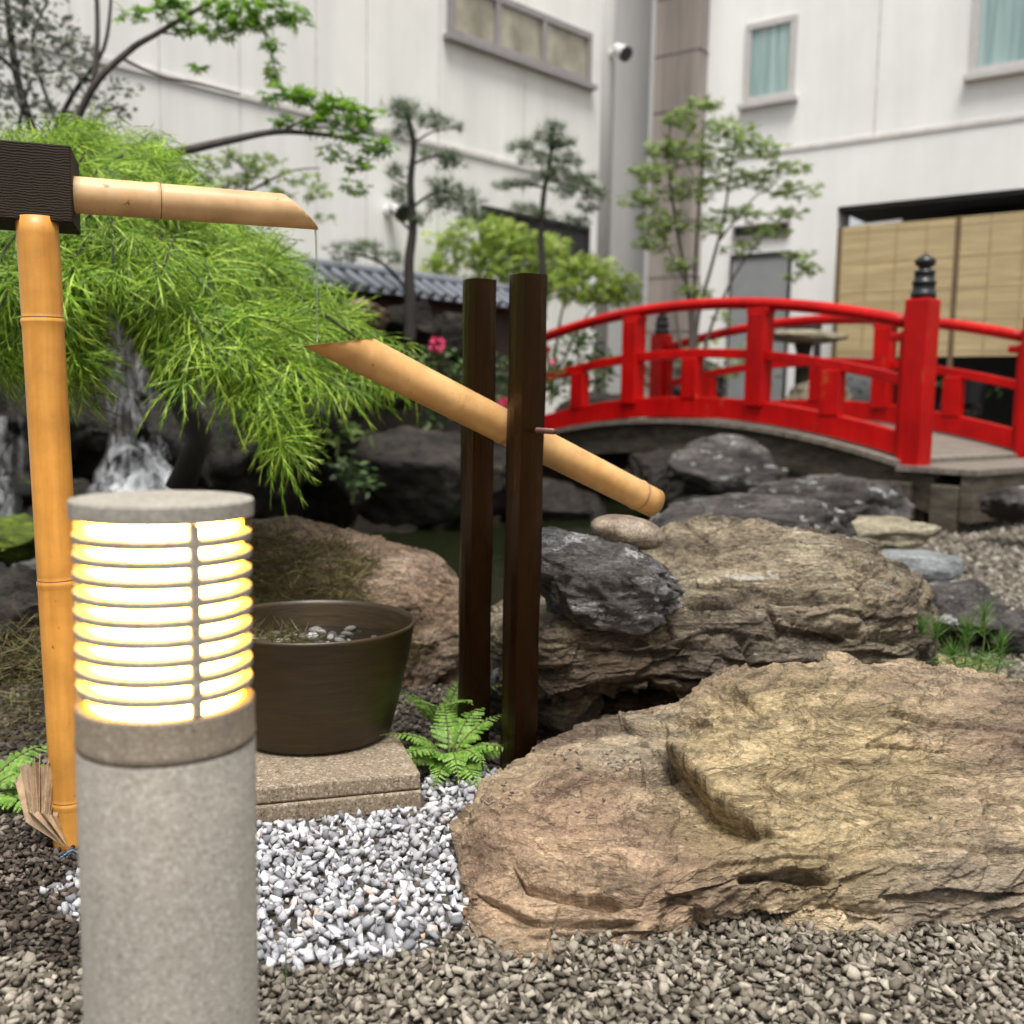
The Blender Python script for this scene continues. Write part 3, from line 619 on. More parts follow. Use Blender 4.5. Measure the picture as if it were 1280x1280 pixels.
# ---- big foreground rock
cols = [575, 600, 650, 720, 800, 860, 920, 1000, 1100, 1200, 1320, 1460, 1620]
by = [1130, 1168, 1192, 1204, 1192, 1176, 1160, 1158, 1170, 1158, 1160, 1165, 1165]
def gd(px, py): q = G(px, py); return q.y
r0 = [(gd(x, y) + 0.03, -0.10, 0) for x, y in zip(cols, by)]
r1 = [(y, gd(x, y)) for x, y in zip(cols, by)]
r2 = [(y, d) for y, d in [(1112, 1.93), (1120, 1.86), (1135, 1.815), (1140, 1.80), (1130, 1.80), (1120, 1.83), (1105, 1.86), (1098, 1.87), (1090, 1.87), (1085, 1.90), (1080, 1.9), (1080, 1.9), (1090, 1.9)]]
r3 = [(y, d) for y, d in [(1085, 1.98), (1075, 1.97), (1070, 1.92), (1072, 1.90), (1068, 1.88), (1065, 1.88), (1060, 1.9), (1055, 1.92), (1045, 1.95), (1040, 1.97), (1035, 1.97), (1040, 1.97), (1060, 1.97)]]
r4 = [(y, d) for y, d in [(1060, 2.06), (1040, 2.06), (1015, 2.06), (1010, 2.04), (1010, 2.03), (1010, 2.04), (1000, 2.04), (985, 2.06), (965, 2.08), (960, 2.10), (960, 2.10), (980, 2.1), (1010, 2.1)]]
r5 = [(y, d) for y, d in [(1050, 2.12), (1015, 2.14), (972, 2.2), (958, 2.22), (945, 2.24), (930, 2.22), (908, 2.2), (890, 2.2), (885, 2.2), (890, 2.22), (905, 2.2), (935, 2.2), (980, 2.2)]]
r6 = [(y, d) for y, d in [(1045, 2.16), (1000, 2.2), (955, 2.32), (928, 2.4), (905, 2.42), (885, 2.42), (855, 2.42), (826, 2.45), (828, 2.45), (845, 2.42), (880, 2.4), (920, 2.4), (970, 2.3)]]
r7 = [(2.25, 0.02, 0), (2.28, 0.06, 0), (2.42, 0.09, 0), (2.52, 0.12, 0), (2.56, 0.15, 0), (2.6, 0.18, 0), (2.6, 0.22, 0), (2.62, 0.24, 0), (2.62, 0.24, 0), (2.6, 0.22, 0), (2.6, 0.18, 0), (2.6, 0.14, 0), (2.5, 0.1, 0)]
r8 = [(2.3, -0.08, 0), (2.32, -0.08, 0), (2.46, -0.08, 0), (2.6, -0.08, 0), (2.66, -0.08, 0), (2.72, -0.08, 0), (2.74, -0.08, 0), (2.76, -0.08, 0), (2.76, -0.08, 0), (2.74, -0.08, 0), (2.72, -0.08, 0), (2.7, -0.08, 0), (2.6, -0.08, 0)]
RM = np.array(Euler((0.1, 0.28, 0.35)).to_matrix())
def fr_noise(V):
    q = V @ RM.T
    a = fbm(q * np.array([2.2, 2.6, 5.0]), 6, g=0.55) * 0.013
    b = fbm(q * np.array([5, 6, 18.0]) + 9, 5, ridge=True, g=0.6) * 0.0075
    c = fbm(q * 30, 4, g=0.65) * 0.0022 + fbm(q * np.array([14, 16, 34.0]) + 3, 3, ridge=True) * 0.002
    # broken plates: terraced noise gives sharp little steps
    t = fbm(q * np.array([4, 5, 12.0]) + 31, 3) * 4; fr = t - np.floor(t)
    st = (np.floor(t) + sm(fr * 5)) * 0.0068
    rough_ = 0.35 + 0.9 * sm((pnoise(V * 4.5 + 3) + 0.25) / 0.6)
    fc = facets(q * np.array([1, 1, 1.8]), 4.2, 3) * 0.026 + facets(q * np.array([1, 1.2, 2.0]), 14, 9) * 0.0075 + facets(q * np.array([1, 1.2, 2.0]), 38, 11) * 0.0022 * rough_
    return a + b * 0.7 * rough_ + c * 0.8 + st * 0.7 + fc
def fr_extra(V, N):
    px, py = proj(V)
    # the upper slab stands proud of the lower shelf along this broken edge
    x0, y0, x1, y1 = 850, 926, 972, 1036
    dx, dy = x1 - x0, y1 - y0; L = math.hypot(dx, dy)
    wob = pnoise(V * 12) * 10 + pnoise(V * 30) * 3
    s = ((px - x0) * -dy + (py - y0) * dx) / L          # positive: below / left
    along = ((px - x0) * dx + (py - y0) * dy) / L
    s = -(s + wob)                                      # positive on the slab side
    amp = 0.082 * sm((along + 30) / 40) * sm((L + 15 - along) / 90)
    k = (1 - sm((s + 3) / 5)) * np.exp(-np.maximum(-s, 0) / 120)
    V = V - np.array([0, 0.0, 1.0]) * (amp * k)[:, None]
    ov = sm((s + 3) / 4) * np.exp(-np.maximum(s, 0) / 16); V = V + np.array([-0.5, -0.34, 0.15]) * (amp * ov)[:, None]
    V = V - np.array([0, 0, 1.0]) * (0.014 * np.exp(-((s + 8) / 12) ** 2) * sm((along + 20) / 40) * sm((L + 30 - along) / 60))[:, None]
    # left end of the slab drops to the shelf behind
    s2 = (px - 850) * 0.9 + (py - 905) * 0.45
    return V
cracks = [([(930, 1094), (965, 1088), (1010, 1100), (1035, 1096)], 8, 0.06), ([(1000, 1080), (1060, 1072), (1110, 1078)], 3.5, 0.015),
          ([(945, 1140), (1000, 1132), (1060, 1134), (1090, 1142)], 7, 0.03), ([(826, 1180), (832, 1150), (850, 1128), (880, 1120)], 5, 0.03),
          ([(645, 1075), (660, 1105), (700, 1120), (760, 1132), (800, 1125)], 5, 0.02), ([(1110, 885), (1165, 905), (1180, 900), (1280, 905)], 2.5, 0.010),
          ([(1120, 930), (1180, 932), (1230, 925)], 2.5, 0.008), ([(1190, 1028), (1235, 1022)], 2.5, 0.009), ([(850, 925), (890, 900), (930, 870), (905, 880)], 4, 0.018),
          ([(700, 985), (760, 975), (850, 968)], 4, 0.010), ([(880, 890), (905, 865), (935, 872), (950, 900)], 4, 0.02), ([(1070, 1000), (1120, 1010), (1200, 990)], 2.5, 0.008),
          ([(1085, 1040), (1040, 1065), (980, 1062)], 3, 0.010), ([(620, 1050), (700, 1060), (760, 1050), (850, 1062)], 3, 0.010), ([(1130, 1120), (1190, 1128), (1280, 1120)], 5, 0.018)]
rk = loft('foreground_rock', cols, [r0, r1, r2, r3, r4, r5, r6, r7, r8], 680, 460, M['front_rock'], fr_noise, cracks, fr_extra, ledges=[
    ([(928, 1088), (960, 1083), (1000, 1081), (1032, 1092)], 10, 0.045), ([(950, 1142), (1000, 1134), (1040, 1138), (1085, 1144)], 9, 0.065), ([(640, 1078), (655, 1100), (700, 1115), (775, 1125)], 12, 0.032),
    ([(820, 1128), (880, 1108), (920, 1096)], 9, 0.03), ([(1105, 880), (1150, 897), (1190, 905), (1290, 912)], 8, 0.014), ([(890, 1078), (1040, 1064), (1150, 1052), (1290, 1062)], 22, 0.015), ([(595, 1118), (680, 1152), (800, 1150)], 16, 0.022),
    ([(785, 962), (820, 968), (852, 962)], 9, 0.035), ([(895, 868), (925, 866), (945, 884)], 7, 0.02), ([(690, 1040), (760, 1030), (850, 1042), (900, 1052)], 8, 0.010), ([(1040, 940), (1120, 930), (1200, 938)], 7, 0.009), ([(1100, 1120), (1180, 1112), (1290, 1118)], 12, 0.025), ([(660, 1165), (740, 1160), (820, 1165)], 12, 0.02)])
tag(rk, 'large flat ochre rock with a raised slab, lying across the grey gravel in front', 'rock'); FRONT = rk

# ---- layered boulder in the middle
cols = [600, 640, 690, 750, 820, 890, 960, 1030, 1090, 1130, 1165]
rows = [
 [(3.15, -0.1, 0), (3.05, -0.1, 0), (2.98, -0.1, 0), (2.96, -0.1, 0), (2.96, -0.1, 0), (2.96, -0.1, 0), (2.95, -0.1, 0), (2.95, -0.1, 0), (2.95, -0.1, 0), (3.0, -0.1, 0), (3.15, -0.1, 0)],
 [(3.12, 0.02, 0), (3.0, 0.03, 0), (2.95, 0.03, 0), (2.98, 0.04, 0), (3.02, 0.05, 0), (3.02, 0.05, 0), (2.95, 0.05, 0), (2.9, 0.03, 0), (2.9, 0.02, 0), (2.95, 0.02, 0), (3.12, 0.02, 0)],
 [(3.12, 0.08, 0), (2.95, 0.09, 0), (2.92, 0.1, 0), (3.04, 0.14, 0), (3.1, 0.15, 0), (3.06, 0.16, 0), (2.92, 0.14, 0), (2.86, 0.10, 0), (2.86, 0.08, 0), (2.92, 0.06, 0), (3.1, 0.05, 0)],
 [(870, 3.05), (868, 2.86), (875, 2.76), (872, 2.76), (866, 2.77), (872, 2.80), (872, 2.80), (865, 2.82), (860, 2.84), (862, 2.9), (850, 3.08)],
 [(845, 3.05), (838, 2.84), (842, 2.74), (838, 2.75), (832, 2.76), (832, 2.78), (832, 2.79), (820, 2.82), (818, 2.84), (828, 2.92), (835, 3.1)],
 [(820, 3.08), (800, 2.86), (792, 2.78), (790, 2.78), (788, 2.80), (785, 2.82), (784, 2.83), (775, 2.86), (778, 2.88), (795, 2.95), (815, 3.12)],
 [(805, 3.12), (782, 2.92), (774, 2.86), (772, 2.86), (766, 2.88), (755, 2.88), (752, 2.88), (742, 2.93), (745, 2.95), (765, 3.0), (800, 3.16)],
 [(795, 3.2), (772, 3.02), (764, 2.98), (758, 2.98), (745, 2.98), (722, 2.98), (718, 2.98), (712, 3.02), (716, 3.04), (742, 3.1), (785, 3.2)],
 [(790, 3.3), (768, 3.15), (754, 3.15), (738, 3.15), (706, 3.15), (686, 3.15), (684, 3.15), (686, 3.18), (700, 3.2), (728, 3.24), (778, 3.28)],
 [(785, 3.45), (764, 3.4), (742, 3.4), (712, 3.4), (668, 3.42), (652, 3.45), (658, 3.45), (670, 3.42), (690, 3.4), (720, 3.4), (770, 3.4)],
 [(3.6, 0.2, 0), (3.62, 0.28, 0), (3.65, 0.3, 0), (3.7, 0.33, 0), (3.72, 0.42, 0), (3.74, 0.44, 0), (3.74, 0.4, 0), (3.7, 0.36, 0), (3.66, 0.3, 0), (3.6, 0.22, 0), (3.55, 0.14, 0)],
 [(3.7, -0.3, 0), (3.75, -0.3, 0), (3.8, -0.3, 0), (3.86, -0.3, 0), (3.9, -0.3, 0), (3.92, -0.3, 0), (3.92, -0.3, 0), (3.86, -0.2, 0), (3.8, -0.1, 0), (3.7, -0.1, 0), (3.6, -0.1, 0)]]
def mr_noise(V):
    q = V @ np.array(Euler((0.02, 0.05, 0.2)).to_matrix()).T
    a = fbm(q * np.array([2.2, 2.2, 5.0]), 5, g=0.5) * 0.02
    t = fbm(q * np.array([1.6, 1.6, 13.0]) + 5, 4) * 3.2; fr = t - np.floor(t)
    st = (np.floor(t) + sm(fr * 3)) * 0.009
    fc = facets(q * np.array([1, 1, 2.0]), 5, 21) * 0.022 + facets(q * np.array([1, 1, 1.8]), 13, 22) * 0.010 + facets(q, 36, 23) * 0.0025
    kn = fbm(q * np.array([7, 7, 9]) + 40, 4, ridge=True, g=0.55) * 0.010 * sm((V[:, 0] - 0.2) / 0.3) * sm((0.52 - V[:, 2]) / 0.1)
    c = fbm(q * 28, 4, g=0.6) * 0.002
    return a + st * 0.75 + c + kn + fc
cracks = [([(865, 752), (950, 745), (1020, 752), (1060, 745)], 4, 0.065), ([(700, 800), (760, 812), (830, 800), (900, 815)], 3, 0.028), ([(1060, 690), (1075, 730), (1090, 780)], 5, 0.02),
          ([(930, 800), (945, 835), (1000, 850), (1060, 845)], 4, 0.045), ([(850, 715), (900, 705), (960, 715)], 3, 0.010), ([(990, 775), (1060, 790), (1120, 800)], 4, 0.04), ([(960, 690), (1030, 700)], 3, 0.008)]
rk = loft('layered_boulder', cols, rows, 520, 420, M['mid_rock'], mr_noise, cracks, ledges=[([(862, 750), (900, 746), (956, 750), (975, 784), (1036, 787), (1060, 800)], 14, 0.04), ([(850, 731), (919, 728), (970, 740)], 7, 0.022),
    ([(672, 872), (764, 850), (844, 846), (925, 855)], 22, 0.055), ([(705, 884), (811, 880), (872, 882)], 18, 0.06), ([(1030, 690), (1070, 705), (1115, 724)], 9, 0.02), ([(1005, 772), (1060, 760), (1110, 774)], 9, 0.022),
    ([(672, 812), (740, 806), (800, 815), (860, 808)], 12, 0.02), ([(900, 822), (960, 830), (1010, 826)], 10, 0.02), ([(1040, 815), (1090, 812), (1130, 820)], 10, 0.02), ([(850, 690), (930, 684), (1010, 694)], 6, 0.007)])
tag(rk, 'tall layered brown boulder with a dark hollow under it, behind the front rock', 'rock')
boulder('low_rock', P(790, 925, 2.72), (0.17, 0.12, 0.06), 41, M['mid_rock'], 'low brown stone in the shade under the layered boulder', sub=5)
boulder('low_rock', P(700, 880, 2.92), (0.12, 0.1, 0.12), 43, M['mid_rock'], 'shaded brown stone beside the front dark post foot', sub=5)

# ---- dark stone on top and the pebble
cd = P(762, 729, 2.86)
v, f = boulder_mesh((0, 0, 0), (0.275, 0.17, 0.145), 78, cuts=9, sub=6, rough=0.075, rot=0.1, tilt=(0.0, 0.09), flat=0.78)
v[:, 2] *= np.where(v[:, 0] > 0, 1 - 0.50 * np.clip((v[:, 0] - 0.04) / 0.2, 0, 1), 1.0)
v[:, 2] = np.maximum(v[:, 2], -0.115 + 0.01 * pnoise(v * 20)) - 0.02 * np.clip(v[:, 0] / 0.2, -1, 1)
v += np.array(cd)
tag(link_mesh('charcoal_stone', v, f, M['dark_rock'], None, (cd.x, cd.y, cd.z - 0.11), smooth=True), 'angular charcoal stone with a silvery top, sitting on the layered boulder', 'rock')
pb = P(785, 665, 2.86)
v, f = ICO[5]; v = v.copy() * np.array([0.108, 0.078, 0.046]); v = v + 0.004 * fbm(v * 12, 2)[:, None]
v = v @ np.array(Euler((0.0, 0.2, 0.1)).to_matrix()).T + np.array(pb)
tag(link_mesh('smooth_pebble', v, f, M['pebble'], None, tuple(pb), smooth=True), 'smooth oval pebble under the tail end of the tilting bamboo tube', 'pebble')

# ---- boulder behind the pot
cols = [110, 180, 250, 330, 400, 460, 520, 575, 615, 650]
rows = [
 [(3.5, -0.1, 0)] * 6 + [(3.52, -0.1, 0), (3.56, -0.1, 0), (3.6, -0.1, 0), (3.68, -0.1, 0)],
 [(3.42, 0.05, 0)] * 6 + [(3.45, 0.05, 0), (3.5, 0.04, 0), (3.55, 0.03, 0), (3.65, 0.01, 0)],
 [(800, 3.5), (785, 3.46), (775, 3.44), (770, 3.43), (770, 3.43), (775, 3.44), (785, 3.46), (800, 3.5), (815, 3.55), (835, 3.66)],
 [(740, 3.55), (725, 3.5), (718, 3.5), (715, 3.5), (712, 3.5), (722, 3.5), (738, 3.52), (765, 3.55), (790, 3.6), (825, 3.68)],
 [(715, 3.66), (698, 3.64), (690, 3.62), (683, 3.62), (682, 3.62), (692, 3.64), (712, 3.66), (742, 3.66), (772, 3.68), (815, 3.72)],
 [(700, 3.85), (680, 3.85), (668, 3.85), (655, 3.85), (655, 3.85), (672, 3.85), (692, 3.85), (728, 3.85), (762, 3.82), (808, 3.8)],
 [(4.1, 0.25, 0), (4.1, 0.3, 0), (4.12, 0.3, 0), (4.15, 0.33, 0), (4.15, 0.33, 0), (4.15, 0.3, 0), (4.12, 0.27, 0), (4.1, 0.2, 0), (4.0, 0.12, 0), (3.95, 0.03, 0)],
 [(4.3, -0.4, 0)] * 8 + [(4.15, -0.3, 0), (4.0, -0.2, 0)]]
def lr_noise(V): return facets(V, 6, 31) * 0.018 + facets(V, 18, 32) * 0.006 + fbm(V * np.array([3, 3, 4.0]), 5) * 0.02 + fbm(V * 10, 4, ridge=True) * 0.006 + fbm(V * 45, 3, g=0.6) * 0.0028
rk = loft('sloping_boulder', cols, rows, 320, 200, M['pink_rock'], lr_noise, [([(470, 690), (500, 705), (560, 760)], 4, 0.02), ([(395, 655), (440, 672)], 4, 0.02)])
tag(rk, 'speckled pinkish boulder behind the pot, half covered in dry needles', 'rock'); SLOPE = rk

# ---- shoreline and bank rocks: (px, py, depth, r, material, label, seed)
SH = 'rocks along the pond shore'
def rk_at(px, py, d, r, mat, lab, seed, name='shore_rock', **kw):
    kw.setdefault('sub', 5); return boulder(name, P(px, py, d), r, seed, M[mat], lab, group=kw.pop('group', SH), **kw)
rk_at(1015, 632, 6.9, (0.62, 0.45, 0.26), 'shore_rock', 'wide charcoal rock with a whitish top below the near end of the red bridge', 101, cuts=16, rough=0.07)
rk_at(905, 590, 8.6, (0.5, 0.4, 0.30), 'shore_rock', 'rounded grey rock in the shade under the arch of the red bridge', 102)
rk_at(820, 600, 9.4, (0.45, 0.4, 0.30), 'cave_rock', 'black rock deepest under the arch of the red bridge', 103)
rk_at(1083, 668, 5.9, (0.47, 0.38, 0.17), 'tan_rock', 'flat topped tan rock between the charcoal rock and the far gravel', 104, flat=0.45)
rk_at(1138, 706, 5.0, (0.25, 0.24, 0.11), 'blue_rock', 'smooth blue grey slab on the edge of the far gravel', 105, rough=0.02, cuts=8, flat=0.5)
rk_at(1180, 758, 4.3, (0.36, 0.3, 0.15), 'shore_rock', 'black and grey rock behind the pine seedlings', 106, cuts=16)
rk_at(1265, 785, 4.15, (0.17, 0.16, 0.09), 'shore_rock', 'small dark rock at the right edge beside the seedlings', 107)
rk_at(1275, 630, 7.4, (0.28, 0.25, 0.15), 'shore_rock', 'black rock on the far gravel by the bridge step', 108)
rk_at(1190, 840, 3.35, (0.17, 0.14, 0.06), 'front_rock', 'thin ochre flake behind the front rock under the seedlings', 109)
rk_at(1080, 800, 3.3, (0.16, 0.2, 0.12), 'mid_rock', 'brown rock lump at the right foot of the layered boulder', 110)
rk_at(945, 672, 4.6, (0.55, 0.5, 0.2), 'shore_rock', 'low dark rock in the water behind the layered boulder', 111)
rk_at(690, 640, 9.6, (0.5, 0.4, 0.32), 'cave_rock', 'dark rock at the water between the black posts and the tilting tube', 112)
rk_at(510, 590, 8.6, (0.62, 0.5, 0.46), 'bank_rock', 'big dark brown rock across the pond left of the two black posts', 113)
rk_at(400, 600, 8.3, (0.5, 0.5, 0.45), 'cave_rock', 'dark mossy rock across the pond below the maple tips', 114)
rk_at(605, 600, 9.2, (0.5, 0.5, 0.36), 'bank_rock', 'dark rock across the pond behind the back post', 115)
rk_at(445, 395, 9.6, (0.3, 0.3, 0.22), 'pink_rock', 'rounded pale stone high on the bank left of the pink flower', 116, group='stones on the bank')
rk_at(515, 405, 10.0, (0.35, 0.3, 0.24), 'bank_rock', 'rounded grey stone high on the bank above the pink flower', 117, group='stones on the bank')
rk_at(480, 480, 9.2, (0.4, 0.35, 0.25), 'bank_rock', 'dark stone on the bank below the tip of the bamboo tube', 118, group='stones on the bank')
rk_at(570, 420, 10.5, (0.35, 0.3, 0.28), 'bank_rock', 'dark stone on the bank left of the back post top', 119, group='stones on the bank')
rk_at(740, 520, 12.6, (0.5, 0.4, 0.4), 'bank_rock', 'dark stone behind the left end of the red bridge', 120, group='stones on the bank')
rk_at(1020, 500, 13.5, (0.5, 0.4, 0.3), 'tan_rock', 'pale stone behind the bridge railing below the stone table', 121, group='stones on the bank')
rk_at(860, 480, 14.5, (0.5, 0.4, 0.4), 'shore_rock', 'grey stone under the thin tree behind the bridge', 122, group='stones on the bank')
rk_at(1205, 505, 14.0, (0.35, 0.3, 0.22), 'shore_rock', 'small stone below the bamboo screen seen through the railing', 123, group='stones on the bank')
rk_at(622, 852, 2.95, (0.03, 0.03, 0.045), 'blue_rock', 'small grey stone between the feet of the two black posts', 124, name='small_stone', sub=3, group='small stones')
# the cliff the water falls from
CLF = 'dark wet rocks of the waterfall cliff'
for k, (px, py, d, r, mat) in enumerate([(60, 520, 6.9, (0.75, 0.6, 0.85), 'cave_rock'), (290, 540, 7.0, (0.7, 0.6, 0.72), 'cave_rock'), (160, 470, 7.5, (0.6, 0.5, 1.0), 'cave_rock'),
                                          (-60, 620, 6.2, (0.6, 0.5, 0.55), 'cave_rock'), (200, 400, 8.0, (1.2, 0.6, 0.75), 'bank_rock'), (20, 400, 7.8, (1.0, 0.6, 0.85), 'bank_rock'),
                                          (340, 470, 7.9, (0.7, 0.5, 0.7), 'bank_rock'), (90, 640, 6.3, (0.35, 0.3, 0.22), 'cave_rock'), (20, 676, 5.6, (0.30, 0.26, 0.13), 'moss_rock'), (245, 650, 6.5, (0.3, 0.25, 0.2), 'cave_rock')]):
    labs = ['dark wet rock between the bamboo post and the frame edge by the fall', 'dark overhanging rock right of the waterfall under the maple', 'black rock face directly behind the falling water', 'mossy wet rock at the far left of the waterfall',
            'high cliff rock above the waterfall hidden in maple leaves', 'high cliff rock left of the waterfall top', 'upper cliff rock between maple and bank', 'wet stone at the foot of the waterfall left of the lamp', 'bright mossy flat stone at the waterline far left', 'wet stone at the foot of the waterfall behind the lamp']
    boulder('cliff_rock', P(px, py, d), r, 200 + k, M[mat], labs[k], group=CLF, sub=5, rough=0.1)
rk_at(30, 790, 3.6, (0.42, 0.3, 0.3), 'bank_rock', 'dark brown boulder behind the tall bamboo post', 140, name='dark_boulder', group='boulders by the pot')
rk_at(200, 800, 3.7, (0.4, 0.3, 0.25), 'bank_rock', 'brown boulder behind the lit bollard', 141, name='dark_boulder', group='boulders by the pot')

# ---- waterfall: sheets that run down the rock, and spray at their feet
def sheet(name, xs_top, xs_bot, ytop, ybot, d0, d1, seed, mat, parent, nu=40, nv=90):
    V = []
    for j in range(nv):
        t = j / (nv - 1); y = ytop + (ybot - ytop) * t; d = d0 + (d1 - d0) * t ** 2
        a = xs_top[0] + (xs_bot[0] - xs_top[0]) * t; b = xs_top[1] + (xs_bot[1] - xs_top[1]) * t
        for i in range(nu):
            u = i / (nu - 1); V.append(P(a + (b - a) * u, y, d - 0.10 * math.sin(u * math.pi)))
    V = np.array([tuple(q) for q in V]); V[:, 1] += fbm(np.stack([V[:, 0] * 9, V[:, 1] * 2, V[:, 2] * 1.2], 1) + seed, 3) * 0.05
    i = (np.arange(nv - 1)[:, None] * nu + np.arange(nu - 1)[None]).ravel(); F = np.stack([i, i + 1, i + nu + 1, i + nu], 1)
    return link_mesh(name, V, F, mat, parent, smooth=True)
wf = thing('waterfall', P(165, 650, 6.2), 'thin white waterfall pouring down the dark rocks behind the maple', 'waterfall')
sheet('water_veil', (116, 172), (136, 196), 366, 560, 6.45, 6.3, 1, M['fall'], wf)
sheet('water_veil', (120, 150), (140, 172), 372, 560, 6.36, 6.22, 8, M['fall'], wf)
sheet('water_veil', (128, 205), (108, 240), 545, 650, 6.15, 5.95, 4, M['fall'], wf)
sheet('water_veil', (0, 46), (-10, 26), 520, 660, 5.95, 5.75, 6, M['fall'], wf)
for k, (px, py, rx, rz, d) in enumerate([(168, 622, 0.24, 0.34, 6.02), (190, 636, 0.22, 0.30, 5.94), (150, 640, 0.20, 0.25, 5.92), (205, 648, 0.19, 0.22, 5.88), (0, 660, 0.12, 0.3, 5.75)]):
    v, f = ICO[5]; v = v.copy() * np.array([rx, 0.2, rz]); v *= (1 + 0.10 * fbm(v * 5 + k, 3))[:, None]; v += np.array(P(px, py, d))
    link_mesh('tumbling_water', v, f, M['foam'], wf, smooth=True)

# ================================================================== GRAVEL
def stone_variants(n, seed, flat=(0.35, 0.7), npt=11):
    rg = np.random.default_rng(seed); out = []
    import bmesh
    for k in range(n):
        bm = bmesh.new(); pts = rg.normal(size=(npt, 3)); pts /= np.linalg.norm(pts, axis=1)[:, None]
        pts *= np.array([1, rg.uniform(0.5, 0.9), rg.uniform(*flat)]) * rg.uniform(0.85, 1.1, (npt, 1))
        for p in pts: bm.verts.new(p)
        r_ = bmesh.ops.convex_hull(bm, input=bm.verts); bmesh.ops.triangulate(bm, faces=bm.faces)
        loose = [q for q in bm.verts if not q.link_faces]
        for q in loose: bm.verts.remove(q)
        bm.verts.index_update(); v = np.array([q.co[:] for q in bm.verts]); f = np.array([[q.index for q in t_.verts] for t_ in bm.faces]); bm.free()
        out.append((v, f))
    return out
def rock_chips(n, seed):
    from mathutils.bvhtree import BVHTree
    rg_ = np.random.default_rng(seed); me = FRONT.data; bv = BVHTree.FromPolygons([q.co + FRONT.location for q in me.vertices], [tuple(p.vertices) for p in me.polygons]); out = []
    for (cx, cy, sx, sy, k) in [(775, 955, 45, 14, 26), (700, 945, 35, 12, 10), (620, 1000, 25, 20, 12), (720, 1000, 60, 25, 8), (1180, 1010, 80, 40, 6)]:
        for _ in range(k):
            h_ = bv.ray_cast(Vector((0, 0, CH)), ray(rg_.normal(cx, sx * 0.6), rg_.normal(cy, sy * 0.6)).normalized())
            if h_[0] is not None and h_[1].z > 0.3: out.append(tuple(h_[0] + Vector((0, 0, 0.002))))
    return np.array(out), rg_.uniform(0.004, 0.0095, len(out))
def rotmats(n, rg, tilt):
    az = rg.uniform(0, 2 * math.pi, n); ax = rg.normal(0, tilt, n); ay = rg.normal(0, tilt, n)
    ca, sa, cx, sx, cy, sy = np.cos(az), np.sin(az), np.cos(ax), np.sin(ax), np.cos(ay), np.sin(ay); o_, z_ = np.ones(n), np.zeros(n)
    Rz = np.stack([ca, -sa, z_, sa, ca, z_, z_, z_, o_], 1).reshape(n, 3, 3); Rx = np.stack([o_, z_, z_, z_, cx, -sx, z_, sx, cx], 1).reshape(n, 3, 3); Ry = np.stack([cy, z_, sy, z_, o_, z_, -sy, z_, cy], 1).reshape(n, 3, 3)
    return Rz @ Rx @ Ry
def scatter_mesh(name, variants, pos, size, seed, mat, tilt=0.45):
    rg = np.random.default_rng(seed); n = len(pos); Rm = rotmats(n, rg, tilt); vi = rg.integers(0, len(variants), n); VV = []; FF = []; off = 0
    for k, (v, f) in enumerate(variants):
        s = np.where(vi == k)[0]
        if not len(s): continue
        w = np.einsum('nij,vj->nvi', Rm[s], v) * size[s][:, None, None] + pos[s][:, None, :]
        VV.append(w.reshape(-1, 3)); FF.append((f[None] + (np.arange(len(s)) * len(v))[:, None, None] + off).reshape(-1, 3)); off += len(s) * len(v)
    return link_mesh(name, np.concatenate(VV), np.concatenate(FF), mat, smooth=False)
def jitter_grid(x0, x1, y0, y1, sp, rg):
    X, Y = np.meshgrid(np.arange(x0, x1, sp), np.arange(y0, y1, sp)); x = X.ravel() + rg.uniform(-.6, .6, X.size) * sp; y = Y.ravel() + rg.uniform(-.6, .6, X.size) * sp; return x, y
WPOLY_PX = [(60, 1118), (100, 1092), (318, 1036), (420, 1024), (515, 1010), (545, 950), (575, 948), (660, 985), (645, 1020), (604, 1042), (590, 1160), (540, 1192), (440, 1212), (350, 1222), (200, 1180), (80, 1150)]
WP = [(G(*q).x, G(*q).y) for q in WPOLY_PX]
rg = np.random.default_rng(5)
_sr = G(526, 966, 0.092); _e1 = (G(320, 985, 0.092) - _sr); _e1.z = 0; _e1.normalize(); _e2 = Vector((-_e1.y, _e1.x, 0)); _e2 = -_e2 if _e2.y < 0 else _e2
def in_slab(x, y):
    a = (x - _sr.x) * _e1.x + (y - _sr.y) * _e1.y; b = (x - _sr.x) * _e2.x + (y - _sr.y) * _e2.y
    return (a > -0.022) & (b > -0.024) & (b < 0.6) & (a < 0.85)
def in_white(x, y): 
    j = pnoise(np.stack([x * 12, y * 12, x * 0], 1)) * 0.03 + np.random.default_rng(len(x)).normal(0, 0.012, len(x))
    return inpoly(x + j, y + j, WP)
pos = []; siz = []
for (x0, x1, y0, y1, sp, s0, s1, layers) in [(-1.5, 1.8, 1.30, 2.3, 0.0165, 0.0085, 0.0155, 2), (-2.0, 2.6, 2.3, 3.7, 0.023, 0.010, 0.017, 1), (0.9, 5.4, 3.6, 6.0, 0.033, 0.012, 0.022, 1), (1.5, 8.0, 6.0, 11.0, 0.06, 0.02, 0.035, 1)]:
    for L in range(layers):
        x, y = jitter_grid(x0, x1, y0, y1, sp, rg)
        keep = (np.abs(x) < 0.56 * y + 0.55) & ~inpoly(x, y, POND) & ~in_white(x, y)
        x, y = x[keep], y[keep]; s = rg.uniform(s0, s1, len(x)) * np.where(rg.random(len(x)) < 0.06, 1.35, 1)
        z = ground_z(x, y) + s * 0.15 + L * 0.008 + 0.004
        pos.append(np.stack([x, y, z], 1)); siz.append(s)
cp, cs_ = rock_chips(0, 12); pos.append(cp); siz.append(cs_)
pos = np.concatenate(pos); siz = np.concatenate(siz)
